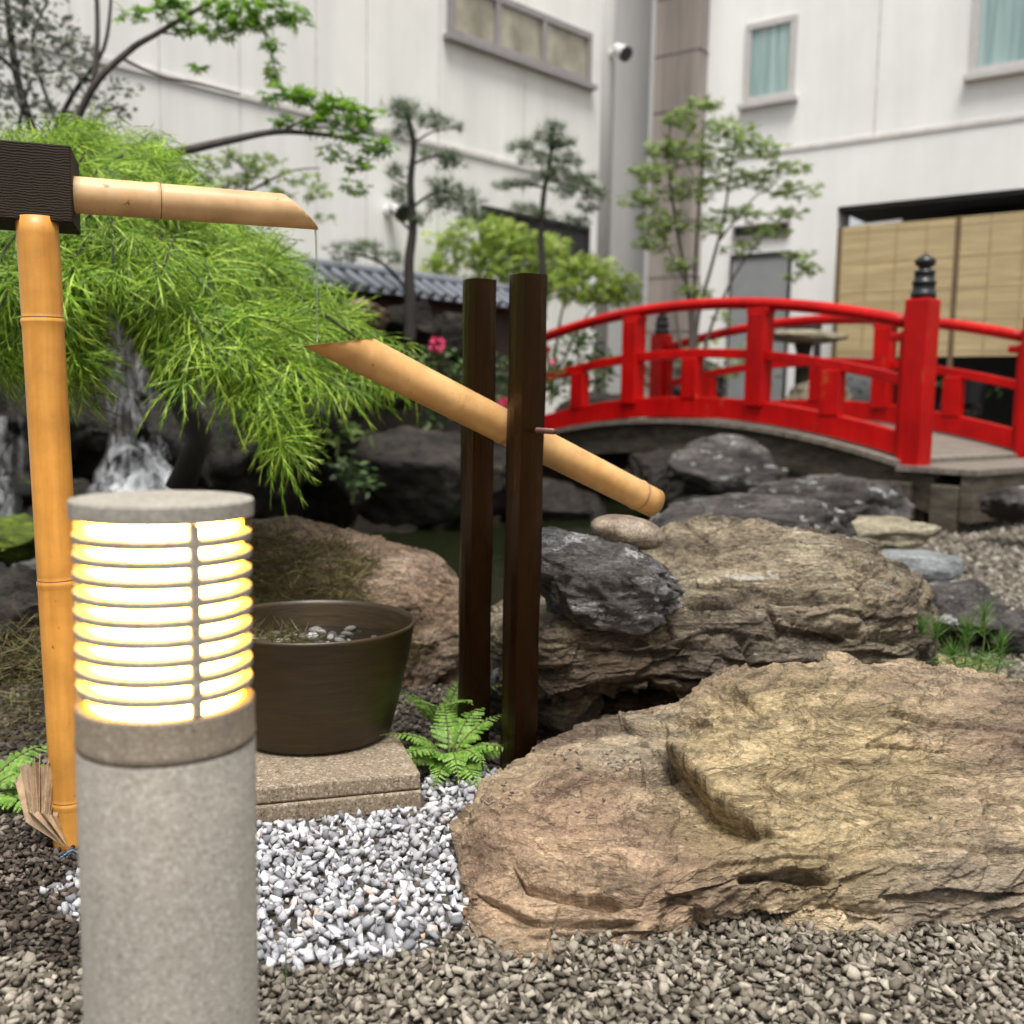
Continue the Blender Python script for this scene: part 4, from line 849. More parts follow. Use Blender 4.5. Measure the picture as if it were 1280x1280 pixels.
GV = stone_variants(30, 1, (0.28, 0.6), 10)
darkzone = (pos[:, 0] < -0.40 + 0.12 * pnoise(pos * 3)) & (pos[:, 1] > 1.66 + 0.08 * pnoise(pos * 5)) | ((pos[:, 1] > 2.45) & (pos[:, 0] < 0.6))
lite = ~darkzone
tag(scatter_mesh('grey_gravel', GV, pos[lite], siz[lite] * 1.05, 2, M['grey_gravel'], 0.6), 'angular grey brown gravel covering the ground', 'gravel', kind='stuff')
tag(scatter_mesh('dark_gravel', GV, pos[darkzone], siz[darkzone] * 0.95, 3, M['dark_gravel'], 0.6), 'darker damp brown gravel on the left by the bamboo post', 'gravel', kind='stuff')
WV = stone_variants(30, 9, (0.5, 0.85), 9)
pos = []; siz = []
for L in range(2):
    x, y = jitter_grid(-1.0, 0.2, 1.6, 2.8, 0.0225, rg); k = in_white(x, y) & ~in_slab(x, y); x, y = x[k], y[k]; s = rg.uniform(0.010, 0.020, len(x)) * np.where(rg.random(len(x)) < 0.05, 1.4, 1)
    pos.append(np.stack([x, y, 0.002 + L * 0.012 + s * 0.15], 1)); siz.append(s)
tag(scatter_mesh('white_gravel', WV, np.concatenate(pos), np.concatenate(siz), 4, M['white_gravel'], 0.8), 'patch of white crushed stone between the lamp and the ochre rock', 'gravel', kind='stuff')
# few chips lying on the front rock are part of the gravel

# ================================================================== RED BRIDGE
BT = Vector((-0.66, 0.751, 0)).normalized(); BN = Vector((BT.y, -BT.x, 0))     # along, and across (away from us to the right)
B0 = Vector(P(1142, 570, 8.5)); B0.z = 0; BW = 2.27; BLEN = 4.72
def arch(t, z0=0.54, zp=0.835, L=BLEN):
    u = (t - L / 2) / (L / 2); return z0 + (zp - z0) * (1 - u * u)
def bp(t, w, z): return B0 + BT * t + BN * w + Vector((0, 0, z))
br_ = thing('arched_bridge', bp(BLEN / 2, BW / 2, 0), 'red arched garden bridge with black finials over the pond', 'bridge')
def sweep(mb, t0, t1, w0, w1, zlo, zhi, n=26):
    """a bar that follows the arch"""
    vs = []
    for k in range(n + 1):
        t = t0 + (t1 - t0) * k / n
        for (w, z) in ((w0, zlo), (w1, zlo), (w1, zhi), (w0, zhi)): vs.append(bp(t, w, arch(t) + z))
    fs = [(0, 3, 2, 1), (4 * n, 4 * n + 1, 4 * n + 2, 4 * n + 3)]
    for k in range(n):
        a = 4 * k; b = a + 4
        for j in range(4): fs.append((a + j, a + (j + 1) % 4, b + (j + 1) % 4, b + j))
    mb.add(vs, fs)
rotB = Matrix(((BT.x, BN.x, 0), (BT.y, BN.y, 0), (0, 0, 1)))
w = MB()
n = 44
for k in range(n):
    t0 = -0.62 + (BLEN + 1.24) * k / n; t1 = -0.62 + (BLEN + 1.24) * (k + 1) / n - 0.012
    za, zb = max(arch(t0), 0.50), max(arch(t1), 0.50)
    if t0 < 0: za = zb = 0.515
    if t1 > BLEN: za = zb = 0.515
    q = [bp(t0, -0.2, za - 0.045), bp(t1, -0.2, zb - 0.045), bp(t1, BW + 0.2, zb - 0.045), bp(t0, BW + 0.2, za - 0.045)]
    w.hexa(q, [p + Vector((0, 0, 0.045)) for p in q])
w.build('deck', M['deck'], br_)
for ww in (-0.12, BW + 0.04):
    w = MB(); sweep(w, -0.25, BLEN + 0.25, ww, ww + 0.14, -0.34, -0.047); w.build('girder', M['girder'], br_)
for tt in (-0.60, BLEN + 0.48):
    w = MB(); q = lambda t, ww, z: bp(t, ww, z)
    w.hexa([q(tt, -0.19, 0.10), q(tt + 0.1, -0.19, 0.10), q(tt + 0.1, BW + 0.19, 0.10), q(tt, BW + 0.19, 0.10)], [q(tt, -0.19, 0.468), q(tt + 0.1, -0.19, 0.468), q(tt + 0.1, BW + 0.19, 0.468), q(tt, BW + 0.19, 0.468)])
    w.build('end_beam', M['girder'], br_)
for tt in (-0.5, -0.1):
    w = MB(); w.box(bp(tt + 0.12, -0.10, 0.17), (0.22, 0.24, 0.42), rotB); w.build('footing_block', M['girder'], br_, bevel=0.01)
w = MB(); w.box(bp(0.0, BW / 2, 0.18), (0.3, BW + 0.1, 0.5), rotB); w.build('abutment', M['girder'], br_); w = MB(); w.box(bp(BLEN, BW / 2, 0.18), (0.3, BW + 0.1, 0.5), rotB); w.build('abutment', M['girder'], br_)
def rail_side(w0, label):
    rl = bpy.data.objects.new('railing', None); COL.objects.link(rl); rl.parent = br_; rl['label'] = label
    rl.location = (0, 0, 0)
    w = MB(); sweep(w, 0.1, BLEN - 0.1, w0 - 0.05, w0 + 0.05, 0.02, 0.22); w.build('bottom_rail', M['red'], rl, bevel=0.008)
    w = MB(); sweep(w, 0.1, BLEN - 0.1, w0 - 0.04, w0 + 0.04, 0.60, 0.69); w.build('middle_rail', M['red'], rl, bevel=0.008)
    w = MB(); w.tube([bp(t, w0, arch(t) + 1.12) for t in np.linspace(0.08, BLEN - 0.08, 30)], 0.056, 16); w.build('handrail', M['red'], rl, smooth=True)
    for k in (0, 6):
        t = BLEN * k / 6; zt = 1.87
        w = MB(); w.box(bp(t, w0, (zt + 0.50) / 2), (0.21, 0.21, zt - 0.50), rotB); w.box(bp(t + (0.12 if k == 0 else -0.14), w0, arch(t) + 0.62), (0.08, 0.10, 0.92), rotB)
        w.box(bp(t + (0.17 if k == 0 else -0.17), w0, arch(t) + 1.03), (0.16, 0.11, 0.07), rotB); pst = w.build('newel_post', M['red'], rl, bevel=0.015)
        w = MB(); c = bp(t, w0, zt)
        w.lathe([(0.10, 0.001), (0.10, 0.05), (0.088, 0.06), (0.088, 0.115), (0.095, 0.12), (0.095, 0.14), (0.08, 0.15), (0.078, 0.20), (0.085, 0.205), (0.08, 0.225), (0.05, 0.235), (0.045, 0.25), (0.078, 0.275), (0.085, 0.30), (0.07, 0.325), (0.035, 0.345), (0.01, 0.365)], c, 28, True, True)
        w.build('finial', M['black'], pst, smooth=True)
    for k in range(1, 6):
        t = BLEN * k / 6; w = MB()
        if k in (2, 4):
            w.box(bp(t, w0, arch(t) + 0.6), (0.19, 0.17, 0.86), rotB); w.box(bp(t, w0, arch(t) + 1.052), (0.24, 0.13, 0.055), rotB)
            w.build('main_post', M['red'], rl, bevel=0.01)
        else:
            w.box(bp(t, w0, arch(t) + 0.40), (0.19, 0.12, 0.40), rotB); w.build('baluster', M['red'], rl, bevel=0.01)
rail_side(0.0, 'near red railing')
rail_side(BW, 'far red railing')

# stone table behind the bridge
tb = thing('stone_table', P(1005, 470, 14.0), 'pale flat stone table seen through the bridge railing', 'table')
c = P(1005, 421, 14.0)
v, f = boulder_mesh(c, (0.62, 0.45, 0.085), 61, cuts=6, sub=5, rough=0.05, rot=0.3); link_mesh('table_top', v, f, M['tan_rock'], tb, smooth=True)
w = MB(); w.lathe([(0.16, -c.z), (0.1, -c.z + 0.2), (0.1, -0.2), (0.14, -0.06)], c, 14, True, True); w.build('base', M['bank_rock'], tb)
# dark tap stand by the wall
q = P(1022, 420, 14.8)
w = MB(); w.box((q.x, q.y, q.z / 2 + 0.1), (0.09, 0.09, q.z + 0.35)); w.box((q.x - 0.22, q.y, q.z + 0.12), (0.5, 0.07, 0.06)); o = w.build('stand_pipe', M['black'], None, loc=(q.x, q.y, 0), bevel=0.01); tag(o, 'dark stand pipe with a side arm behind the stone table', 'stand pipe')
# planter and tub below the screen
q = P(1210, 485, 13.6)
w = MB(); w.lathe([(0.20, -0.2), (0.24, 0.1), (0.25, 0.12), (0.22, 0.12), (0.2, -0.1)], q, 20, True, False); o = w.build('dark_tub', M['black'], None, loc=tuple(q)); tag(o, 'small black tub on the ground below the bamboo screen', 'tub')

# ================================================================== BOLLARD LAMP
LC = P(204, 640, 1.17); LX, LY = LC.x, LC.y; LR = 0.1012
ZT = P(204, 624, 1.17).z
lamp = thing('bollard_lamp', (LX, LY, 0), 'lit granite bollard lamp with glowing louvres at the front left', 'garden lamp')
camdir = math.atan2(-LY, -LX)
def lz(py): return P(204, py, LY - LR).z           # height of the front face at pixel row py
z_capb = lz(659); z_top = P(204, 612, LY + LR).z
w = MB(); w.lathe([(0.0, z_top), (LR, z_top), (LR, z_capb), (LR * 0.8, z_capb)][::-1], (LX, LY, 0), 128)
w.build('cap', M['granite'], lamp, bevel=0.0022)
zl0 = lz(907)
nr = 10; pitch_ = (z_capb - zl0) / nr
louv = M['granite']
for k in range(1, nr):
    z = z_capb - pitch_ * k; w = MB(); h = pitch_ * 0.23
    w.lathe([(LR * 0.885, z + h * 1.1), (LR * 0.965, z + h * 0.8), (LR * 0.972, z), (LR * 0.965, z - h), (LR * 0.885, z - h * 0.8), (LR * 0.885, z + h * 1.1)], (LX, LY, 0), 96); w.build('louvre', louv, lamp)
for a in (19, 139, 259):
    ang = camdir + R(a); w = MB()
    w.box((LX + math.cos(ang) * LR * 0.935, LY + math.sin(ang) * LR * 0.935, (z_capb + zl0) / 2), (LR * 0.10, LR * 0.11, z_capb - zl0 - 0.002), Matrix.Rotation(ang, 3, 'Z')); w.build('strut', louv, lamp, bevel=0.002)
zc0 = lz(962)
w = MB(); w.lathe([(LR * 0.8, zl0), (LR * 0.98, zl0), (LR * 0.99, zl0 - 0.003), (LR * 0.99, zc0 + 0.012), (LR * 1.0, zc0 + 0.01), (LR * 1.0, zc0 + 0.004), (LR * 0.985, zc0), (0.0, zc0)][::-1], (LX, LY, 0), 96); w.build('collar', M['granite_band'], lamp, smooth=True)
w = MB(); w.lathe([(LR * 0.995, -0.1), (LR * 0.995, zc0 - 0.003), (LR * 0.985, zc0 - 0.001), (0.0, zc0 - 0.001)], (LX, LY, 0), 96); w.build('pillar', M['granite'], lamp, smooth=True)
t = NT('frosted_lit_tube'); lw = t.n('ShaderNodeLayerWeight', {'Blend': 0.35}).outputs['Facing']
e = t.n('ShaderNodeEmission', {'Color': t.ramp(lw, [(0.0, (1.0, 0.66, 0.20)), (0.22, (1.0, 0.60, 0.13)), (0.40, (1.0, 0.48, 0.03)), (0.8, (0.6, 0.20, 0.002))]), 'Strength': 20.0}); t.t.links.new(e.outputs[0], t.out.inputs['Surface']); M['glow'] = t.m
w = MB(); w.lathe([(LR * 0.875, zl0 + 0.001), (LR * 0.875, z_capb - 0.001)], (LX, LY, 0), 64); w.build('lit_tube', M['glow'], lamp, smooth=True)
# ================================================================== BAMBOO SPOUT POST
def bamboo(mb, nodes_mb, pts, r0, r1, nodes, seg=40, cut_end=None, cut_start=None, wall=0.009, hollow_end=False, hollow_start=False):
    A_, B_ = Vector(pts[0]), Vector(pts[-1]); ax = (B_ - A_).normalized(); L = (B_ - A_).length
    a = ax.cross(Vector((0, 0, 1)));
    if a.length < 0.2: a = ax.cross(Vector((0, 1, 0)))
    a.normalize(); b = a.cross(ax)
    ts = sorted(set(list(np.linspace(0, 1, 40)) + [q for s in nodes for q in (s - 0.014 / L, s - 0.005 / L, s, s + 0.005 / L, s + 0.014 / L)]))
    def rad(t):
        r = r0 + (r1 - r0) * t
        for s in nodes:
            d = (t - s) * L
            r *= 1 + 0.06 * math.exp(-(abs(d + 0.003) / 0.006) ** 2) - 0.03 * math.exp(-((d - 0.008) / 0.005) ** 2)
        return r
    def ring(t, sc=1.0):
        out = []
        for k in range(seg):
            w_ = 2 * math.pi * k / seg; off = (a * math.cos(w_) + b * math.sin(w_)) * (rad(t) * sc); p = A_ + ax * (L * t) + off
            for cut in (cut_end, cut_start):
                if cut is not None:
                    c0, cn = cut; dd = (p - c0).dot(cn)
                    if dd > 0: p = p - ax * (dd / ax.dot(cn))
            out.append(p)
        return out
    rings = [ring(t) for t in ts]; vs = [p for r_ in rings for p in r_]; fs = []
    n = len(rings)
    fs += [(i * seg + k, i * seg + (k + 1) % seg, (i + 1) * seg + (k + 1) % seg, (i + 1) * seg + k) for i in range(n - 1) for k in range(seg)]
    sc = 1 - wall / max(r0, r1)
    if hollow_end:
        inn = [ring(t, sc) for t in (1.0, 0.6)]; o_ = len(vs); vs += inn[0] + inn[1]; e_ = (n - 1) * seg
        fs += [(e_ + k, e_ + (k + 1) % seg, o_ + (k + 1) % seg, o_ + k) for k in range(seg)] + [(o_ + k, o_ + (k + 1) % seg, o_ + seg + (k + 1) % seg, o_ + seg + k) for k in range(seg)]
        fs.append(tuple(o_ + seg + k for k in range(seg)))
    else: fs.append(tuple((n - 1) * seg + k for k in range(seg)))
    if hollow_start:
        inn = [ring(t, sc) for t in (0.0, 0.35)]; o_ = len(vs); vs += inn[0] + inn[1]
        fs += [(k, o_ + k, o_ + (k + 1) % seg, (k + 1) % seg) for k in range(seg)] + [(o_ + k, o_ + seg + k, o_ + seg + (k + 1) % seg, o_ + (k + 1) % seg) for k in range(seg)]
        fs.append(tuple(reversed([o_ + seg + k for k in range(seg)])))
    else: fs.append(tuple(reversed(range(seg))))
    mb.add(vs, fs)
    if nodes_mb is not None:
        for s in nodes:
            c = A_ + ax * (L * s + 0.0045); rr = rad(s + 0.0045 / L) * 1.012
            q_ = MB(); q_.tube([c - ax * 0.0013, c + ax * 0.0013], rr, seg, caps=False); nodes_mb.append(q_)
PB = P(92, 1065, 2.16); PT = P(46, 272, 2.14)
sp = thing('bamboo_water_post', (PB.x, PB.y, PB.z), 'tall bamboo post with a dark wooden head block and a bamboo water spout', 'water spout')
w = MB(); nb = []; zz = lambda y: (1065 - y) / (1065 - 272)
bamboo(w, nb, [PB, PT], 0.040, 0.0405, [zz(995), zz(711), zz(392)]); ps = w.build('post', M['bamboo_post'], sp, smooth=True); [q_.build('node_ring', M['node'], ps) for q_ in nb]
hole = PB + (PT - PB) * zz(1048); w = MB(); dcam = (Vector((0, 0, 1)) - hole).normalized(); dcam.z = 0; dcam.normalize(); w.tube([hole + dcam * 0.03, hole + dcam * 0.0415], 0.0045, 12); w.build('hole', M['dark'], ps)
# head block, turned
bc = P(40, 232, 2.16); dirS = Vector((0.50, 0.36, 0)).normalized()
rotK = Matrix.Rotation(math.atan2(dirS.y, dirS.x) - R(18), 3, 'Z')
c1 = P(96, 232, 2.10); bs = 0.158
bc = P(38, 236, 2.19); w = MB(); w.box(bc, (0.175, 0.175, 0.152), rotK); hb = w.build('head_block', M['beam'], sp, bevel=0.003)
e0 = P(70, 241, 2.2); tip = P(395, 284, 2.40)
S0 = P(100, 244, 2.20); S1 = P(402, 267, 2.40); ax = (S1 - S0).normalized()
S0 = S0 - ax * 0.06
cn = (ax + Vector((0, 0, 1.15))).normalized(); c0 = P(394, 285, 2.40)
w = MB(); nb = []; L = (S1 - S0).length; xs_ = 0.06 / L
bamboo(w, nb, [S0, S1 + ax * 0.03], 0.0375, 0.0365, [xs_ + (188 - 100) / 302 * (1 - xs_) * 0.97], cut_end=(c0, cn), hollow_end=True)
so_ = w.build('spout', M['bamboo_pale'], sp, smooth=True); [q_.build('node_ring', M['node'], so_) for q_ in nb]
# thin water thread
w = MB(); a = c0 + Vector((0, 0, 0.004)); zb = P(396, 428, 2.42).z
w.tube([Vector((a.x + 0.004 * (1 - math.exp(-k / 3)), a.y, a.z + (zb - a.z) * k / 12)) for k in range(13)], [0.0028 - 0.0001 * k for k in range(13)], 6)
t = NT('clear_thread'); t.pbr((0.8, 0.82, 0.82), 0.08, None, Transmission_Weight=0.9, IOR=1.33, Alpha=0.55)
o = w.build('water_thread', t.m, None, loc=tuple(a), smooth=True); tag(o, 'thin thread of water dropping from the bamboo spout into the tilting tube', 'water thread')

# ================================================================== TILTING BAMBOO TUBE AND ITS TWO POSTS
PF = G(648, 976); PF.y = 2.6; PF.x = P(648, 976, 2.6).x
def square_post(name, pxt, pyt, pxb, pyb, d, wd, lab):
    b = P(pxb, pyb, d); t_ = P(pxt, pyt, d); b.z = -0.05; w = MB(); n = 40; vs = []; seg = 12
    rz = math.atan2(0.116, 0.19)
    for i in range(n + 1):
        c = b.lerp(t_, i / n)
        for k in range(seg):
            an = 2 * math.pi * (k + 0.5) / seg; sx, sy = math.cos(an), math.sin(an); m_ = max(abs(sx), abs(sy)) ** 0.45
            r = wd / 2 / m_ * (1 + 0.025 * math.sin(i * 0.5 + k * 1.7) + random.uniform(-.01, .01))
            x, y = sx * r, sy * r; vs.append(c + Vector((x * math.cos(rz) - y * math.sin(rz), x * math.sin(rz) + y * math.cos(rz), 0)))
    fs = [(i * seg + k, i * seg + (k + 1) % seg, (i + 1) * seg + (k + 1) % seg, (i + 1) * seg + k) for i in range(n) for k in range(seg)] + [tuple(n * seg + k for k in range(seg)), tuple(reversed(range(seg)))]
    w.add(vs, fs); o = w.build(name, M['post'], None, loc=(b.x, b.y, 0), smooth=True, bevel=0)
    md = o.modifiers.new('edges', 'EDGE_SPLIT'); md.split_angle = R(50)
    return tag(o, lab, 'post')
square_post('pivot_post', 661, 344, 647, 985, 2.60, 0.083, 'front dark burnt wooden post, the taller and thicker of the pair')
square_post('pivot_post', 600, 350, 591, 945, 2.79, 0.080, 'back dark burnt wooden post, slightly shorter, behind the bamboo tube')
tu = thing('bamboo_tipping_tube', P(626, 534, 2.695), 'tilting bamboo tube pivoting between two dark posts with its tail on a pebble', 'bamboo tube')
TA = P(467, 450, 2.507); TB = P(818, 629, 2.96); ax = (TB - TA).normalized()
TA2 = TA - ax * 0.28; Lt = (TB - TA2).length
tipp = P(375, 433, 2.41); topc = P(466, 423, 2.50)
# cutting plane contains the tip, the top corner and the sideways direction
side = ax.cross(Vector((0, 0, 1))).normalized(); e_ = (topc - tipp); cn = side.cross(e_).normalized()
if cn.dot(-ax) < 0: cn = -cn
def tl(px): 
    q = P(px, 500, 2.6); k = (px - 467) / (818 - 467); 
    d0_, d1_ = 2.507, 2.96; s = (k * d0_) / (d1_ + k * (d0_ - d1_)) if False else k * d0_ / (d1_ - k * (d1_ - d0_)); return (0.28 + (Lt - 0.28) * s) / Lt
w = MB(); nb = []
bamboo(w, nb, [TA2, TB], 0.0475, 0.0425, [tl(630), tl(798)], seg=48, cut_start=(tipp, cn), hollow_start=True, wall=0.007)
tt_ = w.build('tube', M['bamboo'], tu, smooth=True); [q_.build('node_ring', M['node'], tt_) for q_ in nb]
axl = Vector((0.116, -0.19, 0)).normalized(); pc = P(672, 538, 2.57)
w = MB(); w.tube([pc - axl * 0.30, pc + axl * 0.075], 0.0075, 12); w.build('axle', M['steel'], tu, smooth=True)

# ================================================================== POT ON ITS SLAB
c4 = [G(525, 965, 0.092), G(500, 911, 0.092)]
s_r = G(526, 966, 0.092); e1 = (G(320, 985, 0.092) - s_r); e1.z = 0; e1.normalize(); e2 = Vector((-e1.y, e1.x, 0));
if e2.y < 0: e2 = -e2
SW = 0.80; cs = s_r + e1 * (SW / 2) + e2 * (0.56 / 2); rotS = Matrix(((-e1.x, e2.x, 0), (-e1.y, e2.y, 0), (0, 0, 1)))
slab = thing('stone_slab', (cs.x, cs.y, 0), 'square speckled granite slab under the dark pot', 'slab')
w = MB(); w.box((cs.x, cs.y, 0.071), (SW, 0.56, 0.042), rotS); w.build('upper_slab', M['slab'], slab, bevel=0.006)
w = MB(); w.box((cs.x, cs.y, 0.0225), (SW + 0.006, 0.566, 0.051), rotS); w.build('lower_slab', M['slab'], slab, bevel=0.005)
pcx = P(392, 776, 2.70); zr = pcx.z + 0.004; pz = 0.0925; H_ = zr - pz
pot = thing('water_pot', (pcx.x, pcx.y, pz), 'wide dark bronze pot holding water and pebbles, on the granite slab', 'pot')
rr = 0.272; rb = 0.205
w = MB(); w.lathe([(0.0, pz), (rb * 0.9, pz), (rb, pz + 0.008), (rb * 1.03, pz + 0.02), (rb + (rr - rb) * 0.45, pz + H_ * 0.38), (rb + (rr - rb) * 0.80, pz + H_ * 0.75), (rr * 0.985, zr - 0.02), (rr, zr - 0.012), (rr * 1.004, zr - 0.005), (rr * 0.995, zr), (rr * 0.972, zr - 0.001), (rr * 0.962, zr - 0.012), (rr * 0.93, pz + H_ * 0.7), (rb * 0.95, pz + 0.05), (0.0, pz + 0.045)], (pcx.x, pcx.y, 0), 96)
w.build('bowl', M['pot'], pot, smooth=True)
zw = zr - 0.075
w = MB(); w.lathe([(0.0, zw), (rr * 0.945, zw)], (pcx.x, pcx.y, 0), 64); 
tag(w.build('pot_water', M['potwater'], None, loc=(pcx.x, pcx.y, zw)), 'dark water standing inside the bronze pot', 'water', kind='stuff')
rg = np.random.default_rng(21); n = 150; a = rg.uniform(0, 6.283, n); r_ = 0.22 * np.sqrt(rg.random(n))
ps_ = np.stack([pcx.x + 0.0 + r_ * np.cos(a), pcx.y + r_ * np.sin(a), np.full(n, zw - 0.004) + rg.uniform(-.006, .008, n)], 1)
t = gravel_mat('pot_pebble', [(0, (0.03, 0.028, 0.025)), (0.6, (0.10, 0.09, 0.085)), (0.85, (0.22, 0.21, 0.2)), (1, (0.62, 0.6, 0.58))])
pbv = [(ICO[2][0] * np.array([1, 0.75, 0.45]), ICO[2][1])]
tag(scatter_mesh('pot_pebbles', pbv, ps_, rg.uniform(0.011, 0.022, n), 8, t, 0.3), 'grey and white pebbles heaped in the bronze pot water', 'pebbles', kind='stuff')

# ================================================================== VEGETATION
class Leaves:
    """many small leaves gathered with numpy: template verts (k,3), faces list"""
    def __init__(s, tv, tf): s.tv = np.array(tv, float); s.tf = np.array(tf); s.P = []; s.X = []; s.N = []; s.S = []
    def put(s, p, x, n, sc): s.P.append(tuple(p)); s.X.append(tuple(x)); s.N.append(tuple(n)); s.S.append(sc)
    def arrays(s):
        P_ = np.array(s.P); X = np.array(s.X); N = np.array(s.N); S = np.array(s.S)
        X /= np.linalg.norm(X, axis=1)[:, None] + 1e-9; N = N - X * (N * X).sum(1)[:, None]; N /= np.linalg.norm(N, axis=1)[:, None] + 1e-9; Y = np.cross(N, X)
        B = np.stack([X, Y, N], 2)
        V = np.einsum('nij,vj->nvi', B, s.tv) * S[:, None, None] + P_[:, None, :]
        k = len(s.tv); F = (s.tf[None] + (np.arange(len(P_)) * k)[:, None, None]).reshape(-1, s.tf.shape[1])
        return V.reshape(-1, 3), F
    def build(s, name, mat, parent=None, loc=None):
        V, F = s.arrays(); return link_mesh(name, V, F, mat, parent, loc, smooth=False)
def rdir(rg, up=0.0):
    v = rg.normal(size=3); v[2] += up; return v / np.linalg.norm(v)
LEAF_T = ([(0, 0, 0), (0.5, 0.24, -0.03), (1, 0, -0.12), (0.5, -0.24, -0.03)], [(0, 1, 2), (0, 2, 3)])
def star_leaf(n=5, spread=75, wd=0.13, droop=0.25, teeth=0, base=0.0):
    V = []; F = []
    for k in range(n):
        a = R(-spread + 2 * spread * k / (n - 1)); L = 1 - 0.35 * abs(k - (n - 1) / 2) / ((n - 1) / 2); ca, sa = math.cos(a), math.sin(a)
        def pt(u, v): 
            x, y = u * L, v; r = u * L; return (ca * x - sa * y, sa * x + ca * y, -droop * r * r + 0.02)
        i = len(V)
        if not teeth:
            V += [pt(base, 0), pt(0.5, wd), pt(1.0, 0), pt(0.5, -wd)]; F += [(i, i + 1, i + 2), (i, i + 2, i + 3)]
        else:
            us = [base, 0.33, 0.66]
            V += [pt(base, 0), pt(0.32, wd), pt(0.68, wd * 0.8), pt(1.0, 0), pt(0.68, -wd * 0.8), pt(0.32, -wd)]
            F += [(i, i + 1, i + 5), (i + 1, i + 2, i + 4), (i + 1, i + 4, i + 5), (i + 2, i + 3, i + 4)]
            for u in (0.3, 0.48, 0.64, 0.8):
                for sg in (1, -1):
                    j = len(V); V += [pt(u - 0.03, sg * wd * 0.5), pt(u + 0.17, sg * wd * 3.6), pt(u + 0.05, sg * wd * 0.5)]; F.append((j, j + 1, j + 2) if sg > 0 else (j, j + 2, j + 1))
    return V, F
LACE = star_leaf(7, 85, 0.013, 0.7, teeth=1, base=0.03)
MAPLE = star_leaf(5, 80, 0.12, 0.2)
NEEDLE_T = ([(0, 0.03, 0), (1, 0, 0), (0, -0.03, 0)], [(0, 1, 2)])

# ---- laceleaf maple over the waterfall
rg = np.random.default_rng(33)
lm = thing('laceleaf_maple', (-1.25, 4.6, 0.9), 'weeping bright green laceleaf maple hanging over the waterfall behind the bamboo post', 'tree')
Gpoly = [(-60, 170), (40, 158), (100, 150), (165, 165), (205, 185), (245, 240), (300, 280), (345, 300), (380, 335), (425, 365), (470, 392), (512, 430), (520, 470), (490, 500), (440, 492), (400, 500), (372, 515), (388, 560), (378, 585), (345, 560), (322, 515), (270, 495), (240, 500), (215, 520), (190, 480), (172, 440), (165, 395), (140, 368), (108, 362), (100, 400), (112, 450), (135, 500), (125, 540), (100, 500), (70, 520), (40, 500), (30, 460), (-60, 470)]
holes = [([(-20, 475), (40, 478), (60, 640), (-20, 640)]), ([(104, 366), (170, 380), (186, 440), (205, 500), (235, 530), (235, 640), (100, 640), (118, 500)]), ([(-20, 400), (20, 392), (30, 415), (-20, 432)]), ([(225, 385), (262, 380), (268, 400), (228, 408)]), ([(120, 505), (330, 530), (340, 640), (110, 640)])]
lv = Leaves(*LACE); tw = MB()
SILX = [-60, 40, 100, 165, 205, 245, 300, 345, 380, 425, 470, 515, 545]; SILY = [172, 163, 156, 166, 190, 240, 280, 302, 335, 366, 394, 430, 480]
tips = []
while len(tips) < 430:
    x, y = rg.uniform(-50, 520), rg.uniform(150, 585)
    if not inpoly(np.array([x]), np.array([y]), Gpoly)[0]: continue
    if any(inpoly(np.array([x]), np.array([y]), h)[0] for h in holes): continue
    if pnoise(np.array([[x * 0.022, y * 0.03, 2.0]]))[0] < 0.02 and rg.random() < 0.88: continue
    if y > 430 and x < 330 and rg.random() < 0.55: continue
    tips.append((x, y))
for (x, y) in tips:
    top = 150 + max(0, x - 150) * 0.78                              # silhouette height at this column
    k = np.clip((y - top) / 260, 0, 1)
    d = 4.25 - 1.0 * math.sin(k * 1.6) + rg.uniform(-0.25, 0.30)
    tip = P(x, y, d)
    out = Vector(((x - 90) / 330 + rg.normal() * 0.25, -0.25 - 0.5 * k, 0)); 
    dirn = Vector((out.x * (1.1 - 0.3 * k), out.y, -0.25 - 0.9 * k + rg.normal() * 0.15)).normalized()
    Ls = rg.uniform(0.16, 0.34); start = tip - dirn * Ls + Vector((0, 0, -0.02))
    mid = (start + tip) / 2 + Vector((0, 0, 0.05 * Ls / 0.3))
    n = 5
    for i in range(n + 1):
        u = min(1, max(0, i / n + rg.normal() * 0.06)); p = start * (1 - u) ** 2 + mid * 2 * u * (1 - u) + tip * u * u + Vector(rg.normal(size=3) * 0.008); tg = ((mid - start) * (1 - u) + (tip - mid) * u).normalized()
        for sg in ((-1, 1) if i < n else (0,)):
            sd_ = tg.cross(Vector((0, 0, 1))).normalized() * sg
            xx = (tg * 0.7 + sd_ * rg.uniform(0.5, 1.1) + Vector((0, -0.15, -0.12 - 0.45 * k)) + Vector(rg.normal(size=3) * 0.38))
            nn = Vector((0, -0.45, 0.8)) + Vector(rg.normal(size=3) * 0.45)
            hx, hy = proj(np.array([tuple(p + xx.normalized() * 0.07)]))
            if any(inpoly(hx, hy, h)[0] for h in holes): continue
            if hy[0] < np.interp(hx[0], SILX, SILY) + rg.normal() * 6: continue
            lv.put(p, xx, nn, rg.uniform(0.10, 0.195))
    sx_, sy_ = proj(np.array([tuple(start), tuple(mid), tuple(tip)]))
    if rg.random() < 0.6 and np.all(sy_ > np.interp(sx_, SILX, SILY) + 22): tw.tube([start, mid * 0.5 + (start + tip) * 0.25, tip], [0.004, 0.003, 0.0015], 4, caps=False)
lv.build('crown', M['lace'], lm)
base = Vector((-1.55, 4.75, 0.55)); hub = P(110, 250, 4.6)
br = MB(); br.tube([base, base + Vector((0.1, 0, 0.25)), hub.lerp(base, 0.3), hub], [0.07, 0.06, 0.05, 0.035], 10)
